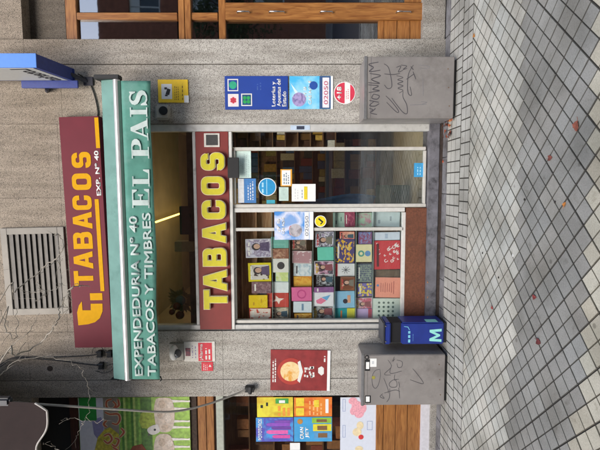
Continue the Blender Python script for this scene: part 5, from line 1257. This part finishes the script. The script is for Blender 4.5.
# ================================================================== BARE TREE AT THE LEFT
tr = empty('bare_tree', (-3.3, -1.6, 0), 'bare street tree whose thin pale twigs hang before the vent grille', 'tree')
BARK = mat('pale_bark', '#8f887c', .9, noise=.2, scale=30)
MB().tube(spline([(-3.3, -1.6, -.02), (-3.32, -1.6, 1.5), (-3.25, -1.55, 3.2), (-3.3, -1.5, 4.8), (-3.2, -1.5, 6.2)], 5), [.11-.0035*i for i in range(21)], 10).build('trunk', BARK, tr, smooth=True)
dt = -1.15
def tw(pts, r0, d=dt, r1=None):
    P = [W(a_, b_, d+.08*math.sin(k*1.7)) if len(q) == 2 else Vector(q) for k, q in enumerate(pts) for (a_, b_) in ((q[0], q[1]),)]
    s_ = spline(P, 5); n_ = len(s_); r1 = r1 or r0*.35
    return s_, [r0+(r1-r0)*i/(n_-1) for i in range(n_)]
TW = [ ([(-3.28, -1.5, 4.3), (-2.9, -1.3, 4.5), (0, 364), (15, 356), (30, 349), (42, 341), (52, 329), (58, 318), (60, 308), (66, 295), (72, 288), (80, 286), (90, 287)], .011),
 ([(-3.28, -1.5, 4.5), (-2.6, -1.3, 4.6), (0, 303), (14, 292), (30, 279), (46, 266), (58, 256), (63, 248), (62, 239), (58, 235), (55, 235)], .008),
 ([(-2.9, -1.3, 4.5), (0, 322), (5, 330), (15, 339), (17, 322), (16, 310)], .007), ([(0, 358), (8, 352), (14, 345), (24, 336), (33, 325), (39, 312)], .0055),
 ([(72, 288), (70, 292), (66, 300)], .004), ([(80, 286.5), (76, 284), (72, 285)], .003), ([(50, 265), (58, 261), (66, 259)], .003), ([(56, 257), (60, 268), (61, 280), (58, 287), (50, 290), (40, 291)], .004),
 ([(40, 291), (30, 292), (19, 289)], .0035), ([(38, 280), (41, 290), (44, 296), (38, 300), (30, 298), (26, 293)], .0035), ([(41, 290), (36, 286), (38, 281)], .003), ([(44, 296), (50, 292)], .003),
 ([(57, 287), (62, 284), (66, 286)], .003), ([(61, 300), (68, 309), (60, 320)], .003), ([(0, 310), (4, 318), (10, 326), (12, 332)], .004), ([(2, 264), (0, 272), (3, 276)], .003),
 ([(0, 362), (30, 358), (56, 358), (76, 365), (84, 375), (88, 388), (89, 402), (86, 418), (80, 430), (73, 441), (64, 453)], .0026), ([(86, 418), (95, 422), (105, 419)], .0035), ([(84, 424), (76, 418), (68, 419), (62, 420)], .0035),
 ([(60, 452), (52, 446), (42, 443)], .003), ([(0, 376), (10, 366), (22, 359)], .006)]
mb = MB(); rb0 = random.Random(33)
for pts, r_0 in TW:
    s_, rr_ = tw(pts, r_0*.72)
    s_ = [q+Vector((rb0.gauss(0, .006), rb0.gauss(0, .006), rb0.gauss(0, .006))) for q in s_]; mb.tube(s_, rr_, 5)
    for k in range(4, len(s_)-2, 4):
        if rb0.random() < .6:
            t = (s_[k+1]-s_[k]).normalized(); q = (t+Vector((rb0.gauss(0, .7), rb0.gauss(0, .4), rb0.gauss(0, .7)))).normalized(); L_ = rb0.uniform(.04, .13)
            mb.tube([s_[k], s_[k]+q*L_*.5+Vector((0, 0, .01)), s_[k]+q*L_], [rr_[k]*.55, rr_[k]*.45, rr_[k]*.4], 4)
rb_ = random.Random(21)
def grow(p, d, r, L, dep):
    pts = [p]; q = p.copy(); dd_ = d.copy()
    for i in range(5):
        dd_ = (dd_+Vector((rb_.gauss(0, .15), rb_.gauss(0, .15), rb_.gauss(.03, .12)))).normalized(); q = q+dd_*L/5; pts.append(q.copy())
    mb.tube(pts, [r*(1-.12*i) for i in range(6)], 5)
    if dep:
        for k in range(3): grow(pts[2+k], (dd_+Vector((rb_.gauss(0, .6), rb_.gauss(0, .6), rb_.gauss(.2, .4)))).normalized(), r*.5, L*.65, dep-1)
for k in range(5):
    a_ = k*1.3; grow(Vector((-3.27, -1.5, 4.7+.2*k)), Vector((math.cos(a_)-.9, -.4+math.sin(a_)*.7, .9)).normalized(), .022, 1.2, 1)
mb.build('crown', BARK, tr, smooth=True)

# ================================================================== FALLEN LEAVES
lr = random.Random(17)
LEAF = [(577.5, 126, '#7a4434', 'russet fallen leaf lying farthest right on the dark tiles', 1.5), (550.5, 158, '#6f3d34', 'dark red leaf on the grey tiles between the two orange ones', 1.1), (565, 204.5, '#b0702f', 'small orange leaf on the grey tiles near the middle', .8),
 (534.5, 297, '#76302f', 'crimson leaf on the grey tiles under the bin side', 1.1), (539, 341.5, '#5f2a2a', 'dark crimson leaf lying leftmost on the grey tiles', 1.3), (492.5, 307.5, '#8f3a38', 'little red leaf on the pale tiles', .8), (474.5, 35.5, '#a8702f', 'orange leaf on the tile seam at the far right', 1.0),
 (443.5, 161, '#c4582c', 'round orange leaf at the foot of the door threshold', 1.0), (513, 255.5, '#e8e8e4', 'tiny white scrap on the pale tiles', .0)]
def leaf(p, size, col, label, grp, rot, tilt=0.0, name='fallen_leaf'):
    n = 11; m = MB(); L = []; R_ = []
    for i in range(n):
        t = i/(n-1); w = .42*math.sin(PI*min(1, t*1.02))**.7*(1-.25*t)+(.02 if i < n-1 else 0); w *= 1+.15*math.sin(i*2.4); zc_ = .10*math.sin(t*PI)+.05*math.sin(t*7)
        L.append((t-.5, w, zc_+.22*w)); R_.append((t-.5, -w, zc_+.28*w))
    v = L+[(t-.5, 0, .10*math.sin(t*PI)+.0) for t in [i/(n-1) for i in range(n)]]+R_
    for q in v:
        a_ = Vector(q)*size; x = a_.x*math.cos(rot)-a_.y*math.sin(rot); y = a_.x*math.sin(rot)+a_.y*math.cos(rot)
        m.v.append((p.x+x, p.y+y*math.cos(tilt), p.z+.0015+a_.z+abs(y*math.sin(tilt))))
    for i in range(n-1): m.f += [(i, i+1, n+i+1, n+i), (n+i, n+i+1, 2*n+i+1, 2*n+i)]
    st = [Vector(m.v[n])+Vector((-.0*size, 0, 0)), Vector(m.v[n])+Vector((-.35*size*math.cos(rot), -.35*size*math.sin(rot), .004))]
    m.tube(st, .0012, 4)
    o = m.build(name, mat('leaf_'+col.strip('#'), col, .7, noise=.3, scale=60), origin=tuple(p)); o.modifiers.new('thickness', 'SOLIDIFY').thickness = .0006
    return tag(o, label, 'leaf', grp)
for x, y, col, lab, s_ in LEAF:
    if s_ == 0: continue
    leaf(G(x, y), .038*s_, col, lab, 'fallen leaves on the pavement', lr.uniform(0, 6))
p = G(513, 255.5); tag(MB().box(p.x-.008, p.x+.008, p.y-.004, p.y+.004, .001, .003).build('paper_scrap', PAPER), 'tiny white paper scrap on the pale tiles', 'litter')
# leaf heap against the cabinet
for k in range(16):
    p = G(lr.uniform(446, 455), lr.uniform(119, 137)); p.z = lr.uniform(.0, .03)
    leaf(p, lr.uniform(.03, .05), lr.choice(['#9a4f2c', '#7a3a22', '#5a3224', '#b0703a', '#45281c']), 'curled brown and orange leaf in the heap between the door and the right steel cabinet', 'leaves heaped beside the right cabinet', lr.uniform(0, 6), lr.uniform(0, .8))
for k, (x, y) in enumerate(((426, 281), (426, 297))):
    p = W(x+1.5, y, .02); p = Vector((p.x, -.006, W(427.5, y).z)); leaf(p, .035, '#d88a34', ('small orange leaf on the threshold, the upper right one', 'small orange leaf on the threshold nearest the blue bin')[k], 'leaves on the threshold', 1.2+k)
# small dark spots of grit and dirt
for x, y, lab in ((555.5, 202, 'small black pebble on the grey tiles left of the orange leaf'), (525, 199.5, 'black pebble on the border of pale and grey tiles'), (499, 277.5, 'tiny dark pebble on the pale tiles'), (483, 253, 'dark speck of grit near the tile seam')):
    p = G(x, y); tag(MB().sphere((p.x, p.y, .004), .009, 8, 6, (1, .7, .5)).build('pebble', mat('dark_grit', '#2c2926', .8), smooth=True), lab, 'pebble')
# ================================================================== ACROSS THE STREET (seen mirrored in the glass)
BRK = mat('red_brick', '#8f5a45', .9, noise=.2, scale=5)
ob = empty('brick_apartment_block', (0, -17.2, 0), 'red brick apartment block across the street, seen mirrored in the glass', 'building')
m = MB(); win = []
for fl in range(3):
    z0 = 1+fl*3.0
    for k in range(-7, 8): win.append((k*2.9, z0+1.0))
def wall_with_holes():
    zc = 0
    for fl in range(3):
        z0 = 2+fl*3.0; zt = z0+1.5
        m.box(-22, 22, -17.6, -17.2, zc, z0)
        x = -22
        for k in range(-7, 8):
            m.box(x, k*2.9-.6, -17.6, -17.2, z0, zt); x = k*2.9+.6
        m.box(x, 22, -17.6, -17.2, z0, zt); zc = zt
    m.box(-22, 22, -17.6, -17.2, zc, 11)
wall_with_holes(); m.build('wall', BRK, ob)
wm = mat('window_white', '#c9c9c4', .5); wg = mat('window_dark', '#2b3238', .1)
f0 = None
for fl in range(3):
    for k in range(-7, 8):
        z0 = 2+fl*3.0; x = k*2.9
        if f0 is None:
            f0 = MB().box(x-.6, x-.52, -17.4, -17.3, z0, z0+1.5).box(x+.52, x+.6, -17.4, -17.3, z0, z0+1.5).box(x-.04, x+.04, -17.4, -17.3, z0, z0+1.5).box(x-.52, x+.52, -17.4, -17.3, z0, z0+.08).box(x-.52, x+.52, -17.4, -17.3, z0+1.0, z0+1.5).build('window', wm, ob)
            g0 = MB().box(x-.52, x+.52, -17.38, -17.36, z0+.08, z0+1.0).build('pane', wg, f0); bx_, bz_ = x, z0
        else:
            a = f0.copy(); COL.objects.link(a); a.location = (x-bx_, 0, z0-bz_)
            b = g0.copy(); COL.objects.link(b); b.parent = a
def street_tree(x, y, h, seed, label):
    r = random.Random(seed); e = empty('street_tree', (x, y, 0), label, 'tree', 'trees across the street')
    t_ = MB(); t_.tube(spline([(x, y, -.02), (x+.05, y, h*.25), (x-.05, y+.05, h*.45), (x, y, h*.8)], 4), [.16-.009*i for i in range(13)], 8)
    for k in range(9):
        a_ = r.uniform(0, 6.3); z = h*r.uniform(.35, .7); L = r.uniform(.8, 1.6)
        t_.tube([(x, y, z), (x+L*.5*math.cos(a_), y+L*.5*math.sin(a_), z+L*.4), (x+L*math.cos(a_), y+L*math.sin(a_), z+L*.9)], [.05, .03, .012], 5)
    t_.build('trunk', mat('dark_bark', '#3d342b', .9), e, smooth=True)
    c = MB(); cl = [(r.gauss(0, 1.0), r.gauss(0, .9), h*.66+r.gauss(0, h*.13), r.uniform(.35, .75)) for _ in range(26)]
    for k in range(2600):
        q = r.choice(cl); d = Vector((r.gauss(0, 1), r.gauss(0, 1), r.gauss(0, 1))).normalized()*q[3]*r.random()**.4
        p = Vector((x+q[0], y+q[1], q[2]))+d; u = Vector((r.gauss(0, 1), r.gauss(0, 1), r.gauss(0, 1))).normalized(); v = u.orthogonal().normalized(); s = r.uniform(.05, .1)
        c.poly([p-u*s, p+v*s*.5, p+u*s, p-v*s*.5])
    c.build('crown', mat('evergreen_leaf', '#3c4a26', .8, noise=.4, scale=2), e)
for k, (x, y, h) in enumerate(((-6, -14.2, 6.2), (-1.8, -14.6, 5.2), (2.6, -14.1, 5.8), (7.2, -14.5, 6.5))):
    street_tree(x, y, h, 40+k, ('tallest leafy tree of the far pavement, mirrored at the left', 'low leafy tree opposite the shop door', 'leafy tree opposite the right steel cabinet', 'leafy tree at the far right across the street')[k])
